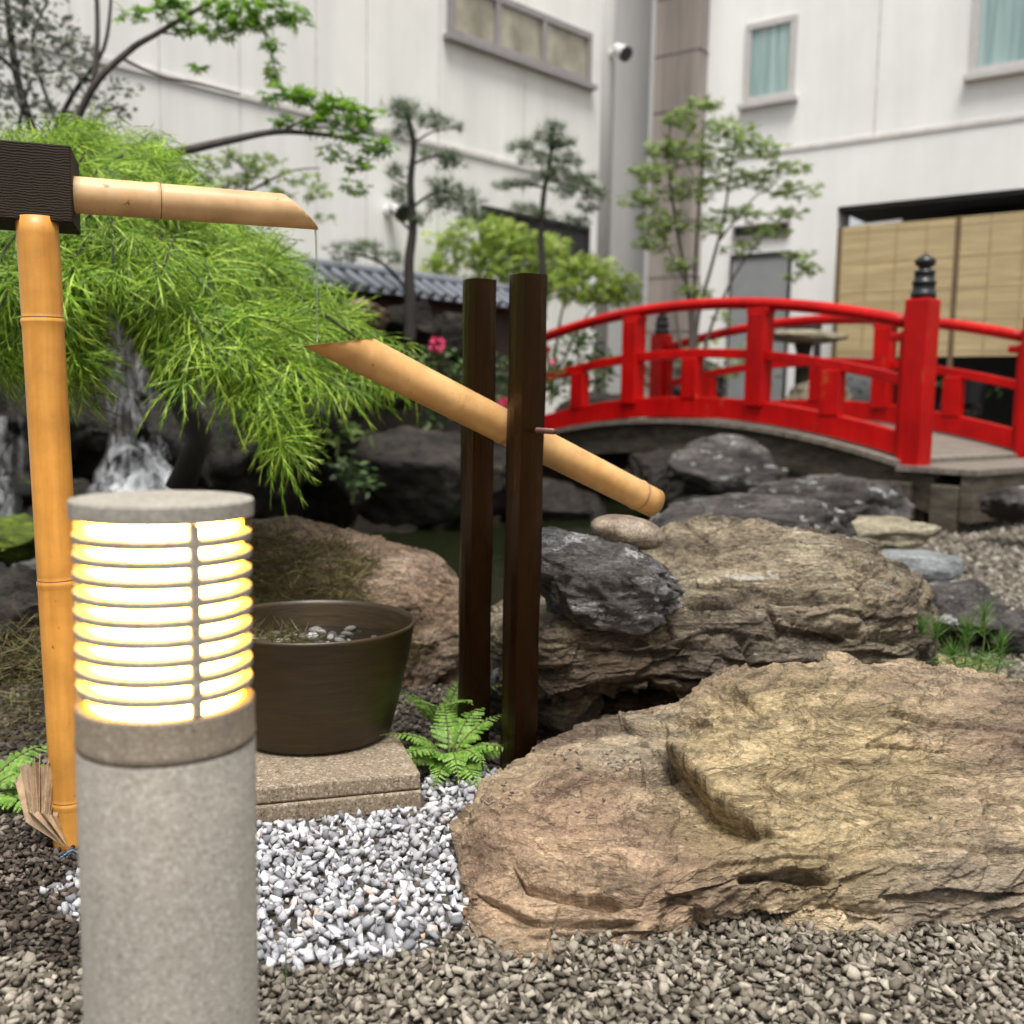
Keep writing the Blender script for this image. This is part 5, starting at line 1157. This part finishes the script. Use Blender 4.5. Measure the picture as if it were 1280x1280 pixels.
for (x, y, d) in [(30, 230, 4.0), (210, 260, 4.1), (300, 340, 3.9), (400, 410, 3.8), (470, 440, 3.8), (60, 340, 3.6), (230, 400, 3.6), (330, 440, 3.6), (360, 520, 3.6), (150, 300, 3.9), (20, 450, 3.5), (110, 440, 3.5)]:
    e = P(x, y, d); m1 = hub.lerp(e, 0.5) + Vector((0, 0, 0.12)); br.tube([hub, hub.lerp(m1, 0.55) + Vector((0, 0, 0.05)), m1, e], [0.026, 0.02, 0.013, 0.004], 7)
br.add(tw.v, tw.f); br.build('trunk', M['bark_d'], lm, smooth=True)

# ---- generic crown made of clumps given in picture position and depth
def clumps(lv, cl, dens, size, rg, up=0.6, flat=0.5, jit=1.0):
    for (px, py, d, rx, rz) in cl:
        c = P(px, py, d); sx = rx * d / 1280; sz = rz * d / 1280; n = int(dens * max(rx * rz, 60) / 400)
        for _ in range(n):
            q = rg.normal(size=3); q /= np.linalg.norm(q); q *= rg.random() ** 0.45
            p = c + Vector((q[0] * sx, q[1] * (sx + sz) * 0.5, q[2] * sz))
            x = Vector(rg.normal(size=3)); x.z *= 0.4; x += Vector(q) * 0.8
            lv.put(p, x, Vector(rg.normal(size=3) * flat) + Vector((0, 0, up)), size * rg.uniform(0.6, 1.3))
def limb(mb, pts, r0, r1):
    q = [P(*p) for p in pts]; n = len(q); C_ = catmull(np.array([tuple(a) for a in q]), n * 4)
    mb.tube([Vector(a) for a in C_], list(np.linspace(r0, r1, len(C_))), 7)
def tree(name, base, lab, limbs, cl, lt, mat, dens, size, bark='bark', group=None, seed=1, cat='tree', **kw):
    rg = np.random.default_rng(seed); t = thing(name, base, lab, cat, group)
    mb = MB()
    for pts, a, b in limbs: limb(mb, pts, a, b)
    if mb.n: mb.build('trunk', M[bark], t, smooth=True)
    lv = Leaves(*lt); clumps(lv, cl, dens, size, rg, **kw); lv.build('crown', M[mat], t); return t
# needle tuft template: 9 needles radiating
def tuft(n=9, wd=0.035):
    V = []; F = []; r2 = random.Random(4)
    for k in range(n):
        a = 2 * math.pi * k / n; el = r2.uniform(0.1, 1.1); dx = (math.cos(a) * math.cos(el), math.sin(a) * math.cos(el), math.sin(el)); sx = (-math.sin(a) * wd, math.cos(a) * wd, 0)
        i = len(V); V += [tuple(s for s in sx), tuple(dx), tuple(-s for s in sx)]; F.append((i, i + 1, i + 2))
    return V, F
TUFT = tuft()
GP = 'pines in front of the pale building'
d = 9.6
tree('garden_pine', P(512, 430, d), 'slender dark pine left of the back post with layered pads and an open stem', [([(512, 430, d), (513, 380, d), (511, 330, d), (516, 285, d), (513, 230, d), (517, 180, d), (508, 140, d)], 0.06, 0.02),
    ([(512, 370, d), (495, 345, d), (470, 325, d), (430, 315, d)], 0.022, 0.008), ([(515, 290, d), (500, 275, d), (488, 262, d)], 0.015, 0.006), ([(515, 260, d), (545, 240, d), (580, 245, d)], 0.016, 0.006), ([(516, 205, d), (545, 195, d), (570, 200, d)], 0.014, 0.005), ([(516, 180, d), (540, 165, d), (565, 160, d)], 0.012, 0.004), ([(514, 235, d), (495, 225, d), (480, 215, d)], 0.012, 0.004), ([(512, 150, d), (490, 140, d)], 0.01, 0.004)],
    [(500, 137, d, 26, 12), (525, 150, d, 34, 12), (555, 158, d, 28, 7), (500, 165, d, 22, 8), (545, 196, d, 34, 8), (565, 205, d, 22, 7), (495, 215, d, 16, 10), (555, 232, d, 26, 10), (575, 250, d, 34, 14), (548, 255, d, 20, 12), (500, 245, d, 18, 14), (590, 268, d, 24, 10), (440, 312, d, 36, 9), (480, 322, d, 24, 8), (460, 306, d, 18, 6), (430, 325, d, 16, 5), (525, 275, d, 16, 8)],
    TUFT, 'pine', 95, 0.085, 'bark_d', GP, 3, up=0.9)
d = 11.5
tree('garden_pine', P(680, 400, d), 'cone shaped dark pine behind the lime shrub near the building corner', [([(678, 400, d), (678, 330, d), (676, 290, d), (680, 240, d), (688, 200, d), (690, 165, d)], 0.05, 0.015),
    ([(682, 235, d), (650, 230, d), (625, 238, d)], 0.014, 0.005), ([(684, 225, d), (720, 235, d), (750, 252, d)], 0.014, 0.005), ([(688, 195, d), (660, 185, d), (640, 186, d)], 0.012, 0.004), ([(688, 200, d), (715, 205, d)], 0.012, 0.004), ([(678, 270, d), (655, 262, d)], 0.01, 0.004), ([(678, 280, d), (715, 278, d)], 0.01, 0.004)],
    [(690, 160, d, 18, 7), (685, 172, d, 22, 8), (650, 184, d, 20, 7), (700, 182, d, 22, 8), (672, 200, d, 26, 9), (712, 202, d, 20, 9), (690, 218, d, 26, 9), (628, 233, d, 18, 6), (655, 230, d, 22, 6), (725, 226, d, 20, 10), (745, 244, d, 20, 9), (705, 240, d, 22, 8), (655, 262, d, 20, 7), (680, 270, d, 20, 7), (722, 278, d, 24, 6), (735, 260, d, 16, 6)],
    TUFT, 'pine', 130, 0.10, 'bark_d', GP, 4, up=0.9)
# sparse multi-stemmed tree
d = 12.6
tree('slender_maple', P(868, 500, d), 'airy multi stemmed tree with small green leaves behind the red bridge', [([(862, 500, d), (864, 420, d), (858, 350, d), (845, 280, d), (835, 200, d), (840, 140, d)], 0.035, 0.008), ([(866, 490, d), (872, 400, d), (890, 330, d), (905, 270, d), (915, 200, d), (920, 165, d)], 0.03, 0.006), ([(868, 500, d), (885, 420, d), (915, 350, d), (950, 300, d), (985, 260, d)], 0.026, 0.005),
    ([(864, 500, d), (868, 360, d), (872, 280, d), (878, 210, d), (880, 150, d)], 0.028, 0.006), ([(860, 360, d), (830, 300, d), (800, 250, d)], 0.016, 0.004), ([(900, 300, d), (940, 250, d), (980, 220, d)], 0.014, 0.004), ([(880, 240, d), (850, 190, d)], 0.01, 0.003), ([(862, 500, d), (850, 430, d), (845, 390, d)], 0.02, 0.01)],
    [(880, 130, d, 28, 9), (850, 148, d, 26, 10), (905, 165, d, 46, 12), (835, 185, d, 32, 12), (945, 185, d, 40, 12), (880, 195, d, 46, 12), (985, 210, d, 26, 8), (815, 215, d, 30, 12), (925, 222, d, 48, 12), (990, 238, d, 40, 8), (862, 238, d, 40, 14), (800, 248, d, 26, 12), (830, 275, d, 36, 14), (920, 268, d, 40, 9), (985, 268, d, 30, 6), (880, 285, d, 30, 9), (815, 305, d, 26, 12), (960, 290, d, 34, 7), (1000, 320, d, 24, 8), (850, 330, d, 24, 8), (925, 310, d, 26, 6), (1010, 335, d, 14, 8), (870, 365, d, 24, 7), (905, 395, d, 12, 5), (990, 345, d, 12, 4)],
    MAPLE, 'soft', 105, 0.10, 'bark', None, 5, up=1.2, flat=0.35)
# lime shrub
d = 13.2
tree('lime_shrub', P(690, 500, d), 'feathery yellow green shrub behind the tops of the black posts', [([(690, 500, d), (680, 420, d), (650, 340, d), (620, 300, d)], 0.03, 0.008), ([(690, 490, d), (700, 400, d), (720, 340, d)], 0.025, 0.008), ([(690, 480, d), (730, 400, d), (765, 360, d)], 0.02, 0.006)],
    [(605, 282, d, 44, 10), (560, 300, d, 30, 12), (550, 330, d, 24, 14), (575, 360, d, 26, 12), (640, 300, d, 44, 14), (595, 320, d, 34, 16), (680, 310, d, 38, 14), (640, 330, d, 44, 18), (700, 335, d, 44, 18), (740, 335, d, 34, 14), (775, 352, d, 24, 12), (690, 360, d, 50, 18), (740, 365, d, 44, 14), (780, 370, d, 24, 10), (615, 350, d, 30, 14), (640, 375, d, 30, 12)],
    MAPLE, 'shrubl', 85, 0.125, 'twig', None, 6, cat='shrub', up=0.9, flat=0.5)
# upper maple branches coming in from the left, in front of the building
d = 7.0
tree('upper_maple', P(-60, 200, 7.4), 'maple whose bright green sprays cross the pale wall at the top left', [([(-60, 330, 7.4), (60, 250, 7.2), (130, 210, d), (215, 192, d), (290, 175, d), (345, 165, d), (400, 168, d), (440, 175, d)], 0.05, 0.008), ([(60, 250, 7.2), (110, 120, d), (160, 65, d), (200, 40, d), (250, 10, d), (300, -20, d)], 0.03, 0.01), ([(150, 72, d), (200, 95, d), (250, 105, d), (300, 118, d)], 0.012, 0.006), ([(118, 100, d), (122, 40, d), (120, -30, d)], 0.02, 0.014), ([(300, -10, d), (330, 40, d), (345, 90, d)], 0.008, 0.004), ([(350, 165, d), (420, 135, d), (470, 150, d)], 0.01, 0.004), ([(200, 40, d), (225, 44, d)], 0.01, 0.004)],
    [(345, 118, d, 28, 8), (385, 122, d, 34, 9), (425, 132, d, 38, 10), (455, 145, d, 26, 9), (400, 150, d, 36, 9), (440, 165, d, 36, 9), (470, 182, d, 26, 10), (360, 150, d, 20, 7), (450, 205, d, 20, 10), (420, 190, d, 22, 9), (330, 8, d, 40, 14), (365, 22, d, 26, 10), (310, 30, d, 34, 9), (340, 55, d, 14, 9), (342, 85, d, 9, 14), (285, 12, d, 30, 12), (270, 40, d, 24, 8), (235, 30, d, 20, 9), (190, 10, d, 26, 8), (225, 5, d, 30, 8), (165, 20, d, 16, 9), (248, 85, d, 9, 5), (445, 232, d, 18, 10)],
    MAPLE, 'lime', 62, 0.075, 'bark', None, 7, up=1.3, flat=0.3)
d = 8.6
tree('pale_leaved_tree', P(260, 330, d), 'thin tree with pale green leaves in front of the wall above the spout', [([(330, 330, d), (300, 270, d), (310, 220, d), (280, 190, d)], 0.02, 0.006), ([(310, 240, d), (360, 215, d), (400, 210, d)], 0.012, 0.005), ([(300, 270, d), (250, 240, d)], 0.01, 0.004)],
    [(260, 205, d, 30, 9), (290, 195, d, 22, 8), (330, 205, d, 34, 9), (310, 225, d, 30, 9), (370, 222, d, 26, 8), (280, 228, d, 24, 8), (395, 240, d, 20, 8), (350, 245, d, 22, 7), (405, 275, d, 14, 6), (250, 225, d, 16, 8)],
    MAPLE, 'soft', 60, 0.075, 'bark', None, 8, up=1.0)
d = 8.2
tree('grey_leaved_tree', P(30, 330, d), 'grey green small leaved tree at the top left corner with dark bare twigs', [([(60, 330, d), (50, 200, d), (20, 90, d), (5, -40, d)], 0.05, 0.02), ([(50, 200, d), (90, 120, d), (130, 60, d), (140, -20, d)], 0.025, 0.01), ([(20, 90, d), (-30, 40, d)], 0.02, 0.01), ([(45, 170, d), (10, 110, d), (-30, 90, d)], 0.016, 0.008), ([(70, 150, d), (40, 60, d), (60, 0, d)], 0.016, 0.008), ([(60, 180, d), (110, 150, d), (160, 130, d)], 0.014, 0.006), ([(25, 230, d), (25, 150, d), (40, 100, d)], 0.02, 0.01)],
    [(20, 20, d, 40, 20), (60, 40, d, 40, 20), (-10, 60, d, 30, 20), (40, 80, d, 36, 16), (90, 60, d, 30, 16), (80, 100, d, 34, 14), (110, 90, d, 28, 12), (120, 130, d, 26, 12), (150, 110, d, 22, 10), (20, 120, d, 30, 14), (60, 140, d, 30, 14), (90, 150, d, 26, 12), (150, 140, d, 18, 8), (-10, 110, d, 24, 16), (0, 150, d, 24, 12), (30, -10, d, 50, 16)],
    LEAF_T, 'grey_leaf', 90, 0.065, 'bark_d', None, 9, up=0.5, flat=1.0)
# ---- undergrowth shrubs on the bank
def shrub(lab, cl, mat, dens, size, seed, lt=LEAF_T, flowers=(), name='shrub', group='low shrubs on the bank'):
    c = cl[0]; t = tree(name, P(c[0], c[1] + c[4] + 20, c[2]), lab, [([(c[0], c[1] + c[4] + 25, c[2]), (c[0] + 3, c[1] + 10, c[2]), (c[0] - 4, c[1] - 4, c[2])], 0.015, 0.005)], cl, lt, mat, dens, size, 'twig', group, seed, cat='shrub')
    rg = np.random.default_rng(seed + 50)
    for (px, py, d, r) in flowers:
        fl = Leaves(*LEAF_T); cc = P(px, py, d)
        for _ in range(46):
            q = rg.normal(size=3); q /= np.linalg.norm(q); q[1] = -abs(q[1]); fl.put(cc + Vector(q) * r * d / 1280 * 0.4, Vector(q) + Vector(rg.normal(size=3) * 0.5), Vector(rg.normal(size=3)), r * d / 1280 * 0.75)
        fl.build('flower', M['pinkf'], t)
    return t
shrub('azalea with one pink flower at its top, above the tilting tube', [(545, 450, 9.3, 36, 18), (575, 470, 9.3, 26, 18), (520, 470, 9.3, 30, 16), (555, 490, 9.3, 34, 12)], 'darkleaf', 60, 0.09, 20, flowers=[(546, 431, 9.15, 11)])
shrub('azalea with a pink flower showing between the two black posts', [(630, 500, 9.0, 20, 22), (625, 460, 9.1, 18, 18), (640, 530, 9.0, 22, 14), (690, 480, 9.0, 12, 20)], 'darkleaf', 70, 0.085, 21, flowers=[(631, 505, 8.85, 10), (690, 452, 9.0, 5)])
shrub('leafy green clump on the dark rock left of the back post', [(440, 590, 7.6, 26, 16), (455, 605, 7.5, 16, 12), (415, 570, 7.8, 26, 12)], 'darkleaf', 70, 0.08, 22)
shrub('spiky green plant under the maple tips', [(420, 535, 7.7, 30, 12), (400, 545, 7.7, 20, 10), (445, 540, 7.8, 18, 8)], 'soft', 40, 0.11, 23)
shrub('dark bushes between the maple and the bank stones', [(440, 420, 9.4, 36, 16), (400, 380, 9.4, 26, 16), (470, 440, 9.3, 26, 18), (500, 500, 9.2, 30, 16), (440, 500, 9.0, 34, 20), (540, 520, 9.2, 26, 12)], 'darkleaf', 70, 0.08, 24)
shrub('dark bush behind the left half of the bridge railing', [(720, 430, 13.0, 30, 22), (750, 460, 13, 28, 24), (700, 470, 12.8, 26, 22), (820, 470, 13.8, 24, 16), (735, 500, 13, 26, 12)], 'darkleaf', 80, 0.12, 25)
shrub('green bush behind the middle of the bridge railing', [(850, 450, 14.4, 26, 18), (905, 460, 14.4, 26, 16), (950, 470, 14.2, 22, 12), (930, 440, 14.4, 14, 8), (880, 430, 14.4, 18, 8)], 'soft', 60, 0.12, 26)
shrub('low plants below the bamboo screen', [(1180, 480, 14.6, 22, 8), (1240, 490, 14.0, 18, 6), (1060, 480, 14.8, 20, 10)], 'darkleaf', 50, 0.11, 27)

# ---- ferns
def frond(lv, base, az, L, lift, droop, rg, n=18, wmax=0.36):
    d = Vector((math.cos(az), math.sin(az), 0)); s = Vector((-d.y, d.x, 0)); path = []
    for i in range(n + 1):
        u = i / n; path.append(base + d * (L * u ** 1.35) + Vector((0, 0, L * (lift * u ** 0.75 - droop * u ** 2.2))))
    for i in range(4, n):
        u = i / n; k = (u - 0.2) / 0.8; p = path[i]; tg = (path[i + 1] - path[i - 1]).normalized(); w_ = L * wmax * max(0.08, (1 - k) ** 0.75 * min(1, 0.65 + k * 2))
        nn = tg.cross(s)
        if nn.z < 0: nn = -nn
        for sg in (-1, 1): lv.put(p + tg * rg.uniform(-.002, .002), s * sg + tg * (0.45 + rg.normal() * 0.08) - Vector((0, 0, 0.15)), nn + Vector(rg.normal(size=3) * 0.16), w_ * rg.uniform(0.9, 1.1))
    lv.put(path[-1], tg, nn, L * 0.07)
    return path
def pinna(nl=7, wd=0.17):
    V = []; F = []
    for j in range(nl):
        u = 0.03 + 0.93 * j / nl; h = wd * (1 - 0.75 * (j / nl) ** 1.5) * (0.8 if j == 0 else 1); e = 0.93 / nl; i = len(V)
        V += [(u - e * 0.1, 0, 0), (u + e * 1.05, 0, -0.03 * u), (u + e * 1.0, h, -0.05 - 0.1 * u * u), (u + e * 0.25, h * 0.75, -0.03 - 0.1 * u * u), (u + e * 1.0, -h, -0.05 - 0.1 * u * u), (u + e * 0.25, -h * 0.75, -0.03 - 0.1 * u * u)]
        F += [(i, i + 1, i + 2), (i, i + 2, i + 3), (i, i + 5, i + 4), (i, i + 4, i + 1)]
    return V, F
FLEAF = pinna()
def fern(lab, base, fr, seed, mat='fern'):
    rg = np.random.default_rng(seed); t = thing('fern', base, lab, 'fern', 'ferns'); 
    for (az, L, lift, droop) in fr:
        lv = Leaves(*FLEAF); pth = frond(lv, Vector(base), R(az), L, lift, droop, rg); fo = lv.build('frond', M[mat], t)
        s = MB(); s.tube(pth, list(np.linspace(0.003, 0.001, len(pth))), 5); s.build('stem', M['twig'], fo)
b = P(562, 962, 2.64); b.z = 0
fern('bright green fern between the pot slab and the back black post', b, [(-80, 0.19, 1.05, 0.75), (-20, 0.19, 1.0, 0.55), (-135, 0.19, 1.05, 0.65), (30, 0.17, 1.25, 0.4), (-170, 0.18, 1.1, 0.45), (-50, 0.16, 1.2, 0.8), (100, 0.17, 1.3, 0.4), (-100, 0.17, 0.8, 0.7), (0, 0.2, 0.8, 0.6), (-150, 0.2, 0.75, 0.6), (-62, 0.2, 0.7, 0.6), (60, 0.18, 1.3, 0.45)], 1)
b = P(552, 925, 2.85); b.z = 0
fern('taller upright fern behind the bright one beside the pot', b, [(-60, 0.18, 1.6, 0.6), (-120, 0.18, 1.6, 0.6), (0, 0.18, 1.55, 0.5), (180, 0.17, 1.6, 0.6), (60, 0.14, 1.8, 0.4)], 2)
b = G(-20, 1010, 0.0)
fern('green fern at the left edge beside the bamboo post', b, [(10, 0.24, 0.8, 0.5), (-25, 0.22, 0.6, 0.6), (50, 0.22, 1.0, 0.5)], 3)

# ---- pine seedlings on the right
def seedling(px, py, h, lab, seed):
    rg = np.random.default_rng(seed); b = G(px, py, 0.0) ; b = P(px, py, 3.05); t = thing('pine_seedling', b, lab, 'seedling', 'pine seedlings behind the ochre rock')
    top = b + Vector((rg.uniform(-.01, .01), 0, h)); s = MB(); s.tube([b, b.lerp(top, 0.5) + Vector((0.006, 0, 0)), top], [0.003, 0.0025, 0.0015], 6); s.build('stem', M['twig'], t)
    lv = Leaves([(0, 0.016, 0), (1, 0, 0), (0, -0.016, 0)], [(0, 1, 2)])
    for _ in range(130):
        u = rg.uniform(0.55, 1.0); p = b.lerp(top, u); x = Vector(rg.normal(size=3)); x.z = abs(x.z) * 1.0 + 0.9; lv.put(p, x, rg.normal(size=3), rg.uniform(0.04, 0.075))
    lv.build('needles', M['seedling'], t)
for k, (px, py, h, lab) in enumerate([(1150, 822, 0.10, 'short pine seedling leftmost of the row behind the ochre rock'), (1168, 826, 0.11, 'thin pine seedling second from the left behind the ochre rock'), (1205, 835, 0.13, 'middle pine seedling in front of the black rock'), (1225, 838, 0.19, 'tallest pine seedling of the row behind the ochre rock'), (1245, 842, 0.10, 'low pine seedling right of the tallest one'), (1192, 842, 0.07, 'smallest pine seedling low among the others')]): seedling(px, py, h, lab, 60 + k)
# low needle mat around the seedlings
rg = np.random.default_rng(70); lv = Leaves([(0, 0.02, 0), (1, 0, 0.1), (0, -0.02, 0)], [(0, 1, 2)])
for _ in range(500):
    p = P(rg.normal(1215, 26), rg.normal(832, 9), 3.05 + rg.normal() * 0.05); x = Vector(rg.normal(size=3)); x.z = abs(x.z) * 0.7; lv.put(p, x, rg.normal(size=3), rg.uniform(0.04, 0.08))
tag(lv.build('ground_cover', M['seedling'], None, tuple(P(1215, 840, 3.05))), 'grassy green needles on the ground round the pine seedlings', 'ground cover', kind='stuff')

# ---- dry needles on the boulder behind the pot
def needles_on(name, lab, box, n, seed, size=(0.05, 0.11), lift=0.03, mat='straw', target=None, fixed=None, updir=0.25):
    rg = np.random.default_rng(seed); lv = Leaves([(0, 0.011, 0), (0.5, 0.013, 0.10), (1, 0, 0.0), (0.5, -0.013, 0.10), (0, -0.011, 0)], [(0, 1, 3), (0, 3, 4), (1, 2, 3)])
    from mathutils.bvhtree import BVHTree
    bv = None
    if target is not None:
        me = target.data; L = target.location; bv = BVHTree.FromPolygons([v_.co + L for v_ in me.vertices], [tuple(p.vertices) for p in me.polygons])
    for _ in range(n):
        px, py = rg.uniform(box[0], box[2]), rg.uniform(box[1], box[3])
        if fixed is None:
            v_ = ray(px, py).normalized(); hit = bv.ray_cast(Vector((0, 0, CH)), v_)
            if hit[0] is None: continue
            if px - (py - 700) * 0.5 > 455 + 60 * pnoise(np.array([[px * 0.02, py * 0.02, 1.0]]))[0]: continue
            if py < 672 + 20 * pnoise(np.array([[px * 0.03, 0.0, 4.0]]))[0] + max(0, px - 380) * 0.25: continue
            p = hit[0] + hit[1] * rg.uniform(0, lift) * (1 if hit[1].z > -0.2 else -1)
        else: p = fixed(px, py, rg)
        x = Vector(rg.normal(size=3)); x.z = x.z * 0.4 + updir; lv.put(p, x, rg.normal(size=3), rg.uniform(*size))
    o = lv.build(name, M[mat], None, tuple(lv.P[0])); return tag(o, lab, 'dry needles', kind='stuff')
needles_on('dry_needles', 'brown and green fallen needles matted over the boulder behind the pot', (270, 650, 585, 830), 11000, 5, target=SLOPE)
def inpot(px, py, rg):
    a = rg.uniform(0, 6.283); r = 0.13 * math.sqrt(rg.random()); return Vector((pcx.x - 0.115 + r * math.cos(a), pcx.y - 0.03 + r * math.sin(a) * 0.9, zw + rg.uniform(0.0, 0.03)))
needles_on('dry_needles', 'needles floating at the left side of the water in the pot', (0, 0, 1, 1), 700, 6, size=(0.03, 0.075), fixed=inpot)
def leftpile(px, py, rg):
    return P(rg.uniform(-30, 75), 0, 3.0).xy.to_3d() + Vector((0, rg.uniform(-0.3, 0.3), rg.uniform(0.0, 0.28) * 1.0 + 0.02))
needles_on('dry_needles', 'brown needles heaped at the left edge behind the bamboo post', (0, 0, 1, 1), 1500, 7, fixed=leftpile)

# ---- dry fan leaf and blue cord at the foot of the bamboo post
fb = P(84, 1062, 2.12); fanl = thing('dry_fan_leaf', fb, 'dry brown fan shaped leaf leaning at the foot of the bamboo post', 'dry leaf')
w = MB(); n = 16; top = [P(20 + 62 * k / n + 3 * math.sin(k * 2.1), 962 + 4 * math.sin(k * 1.7) - 6 * math.sin(k / n * 3.14) + (18 if k == 0 else 0), 2.14 + 0.02 * math.sin(k)) for k in range(n + 1)]
low = [fb + Vector((-0.008 + 0.012 * k / n, 0.002 * math.sin(k * 1.5), 0.008)) for k in range(n + 1)]
ms = [low[k].lerp(top[k], 0.55) + Vector((-0.02, -0.012, -0.02)) + Vector((0, 0.003 * (-1) ** k, 0)) for k in range(n + 1)]
for rowa, rowb in ((low, ms), (ms, top)):
    for k in range(n): 
        q = [rowa[k], rowa[k + 1], rowb[k + 1], rowb[k]]; w.hexa([p + Vector((0, 0.0006, 0)) for p in q], [p - Vector((0, 0.0006, 0)) for p in q])
w.build('blade', M['husk'], fanl, smooth=False)
w = MB()
for k in range(n + 1): w.tube([ms[k], top[k], top[k] + (top[k] - ms[k]) * 0.12], [0.0012, 0.001, 0.0005], 5)
w.build('rib', M['husk'], fanl)
w = MB()
for k in range(5): a = P(66 + k * 4, 1082 - k * 3, 2.08); w.tube([a, a + Vector((0.006, -0.004, 0.010)), a + Vector((0.016, 0, 0.014)), a + Vector((0.024, 0.004, 0.006))], 0.0016, 6)
tag(w.build('blue_cord', M['blue'], None, loc=tuple(P(74, 1075, 2.08))), 'short twist of pale blue cord on the gravel at the bamboo post foot', 'cord')
# ---- grass blades in front
gt = thing('grass_tuft', G(355, 1262, 0.0), 'few thin green blades sprouting from the gravel beside the bollard', 'grass tuft')
w = MB(); 
for (a, b_) in [((356, 1275), (358, 1172)), ((352, 1280), (350, 1225)), ((360, 1278), (366, 1240)), ((358, 1284), (372, 1232))]:
    p = P(a[0], a[1], 1.62); q = P(b_[0], b_[1], 1.62); w.tube([p, p.lerp(q, 0.5), q], [0.0016, 0.0014, 0.0005], 5)
w.build('blade', M['seedling'], gt)
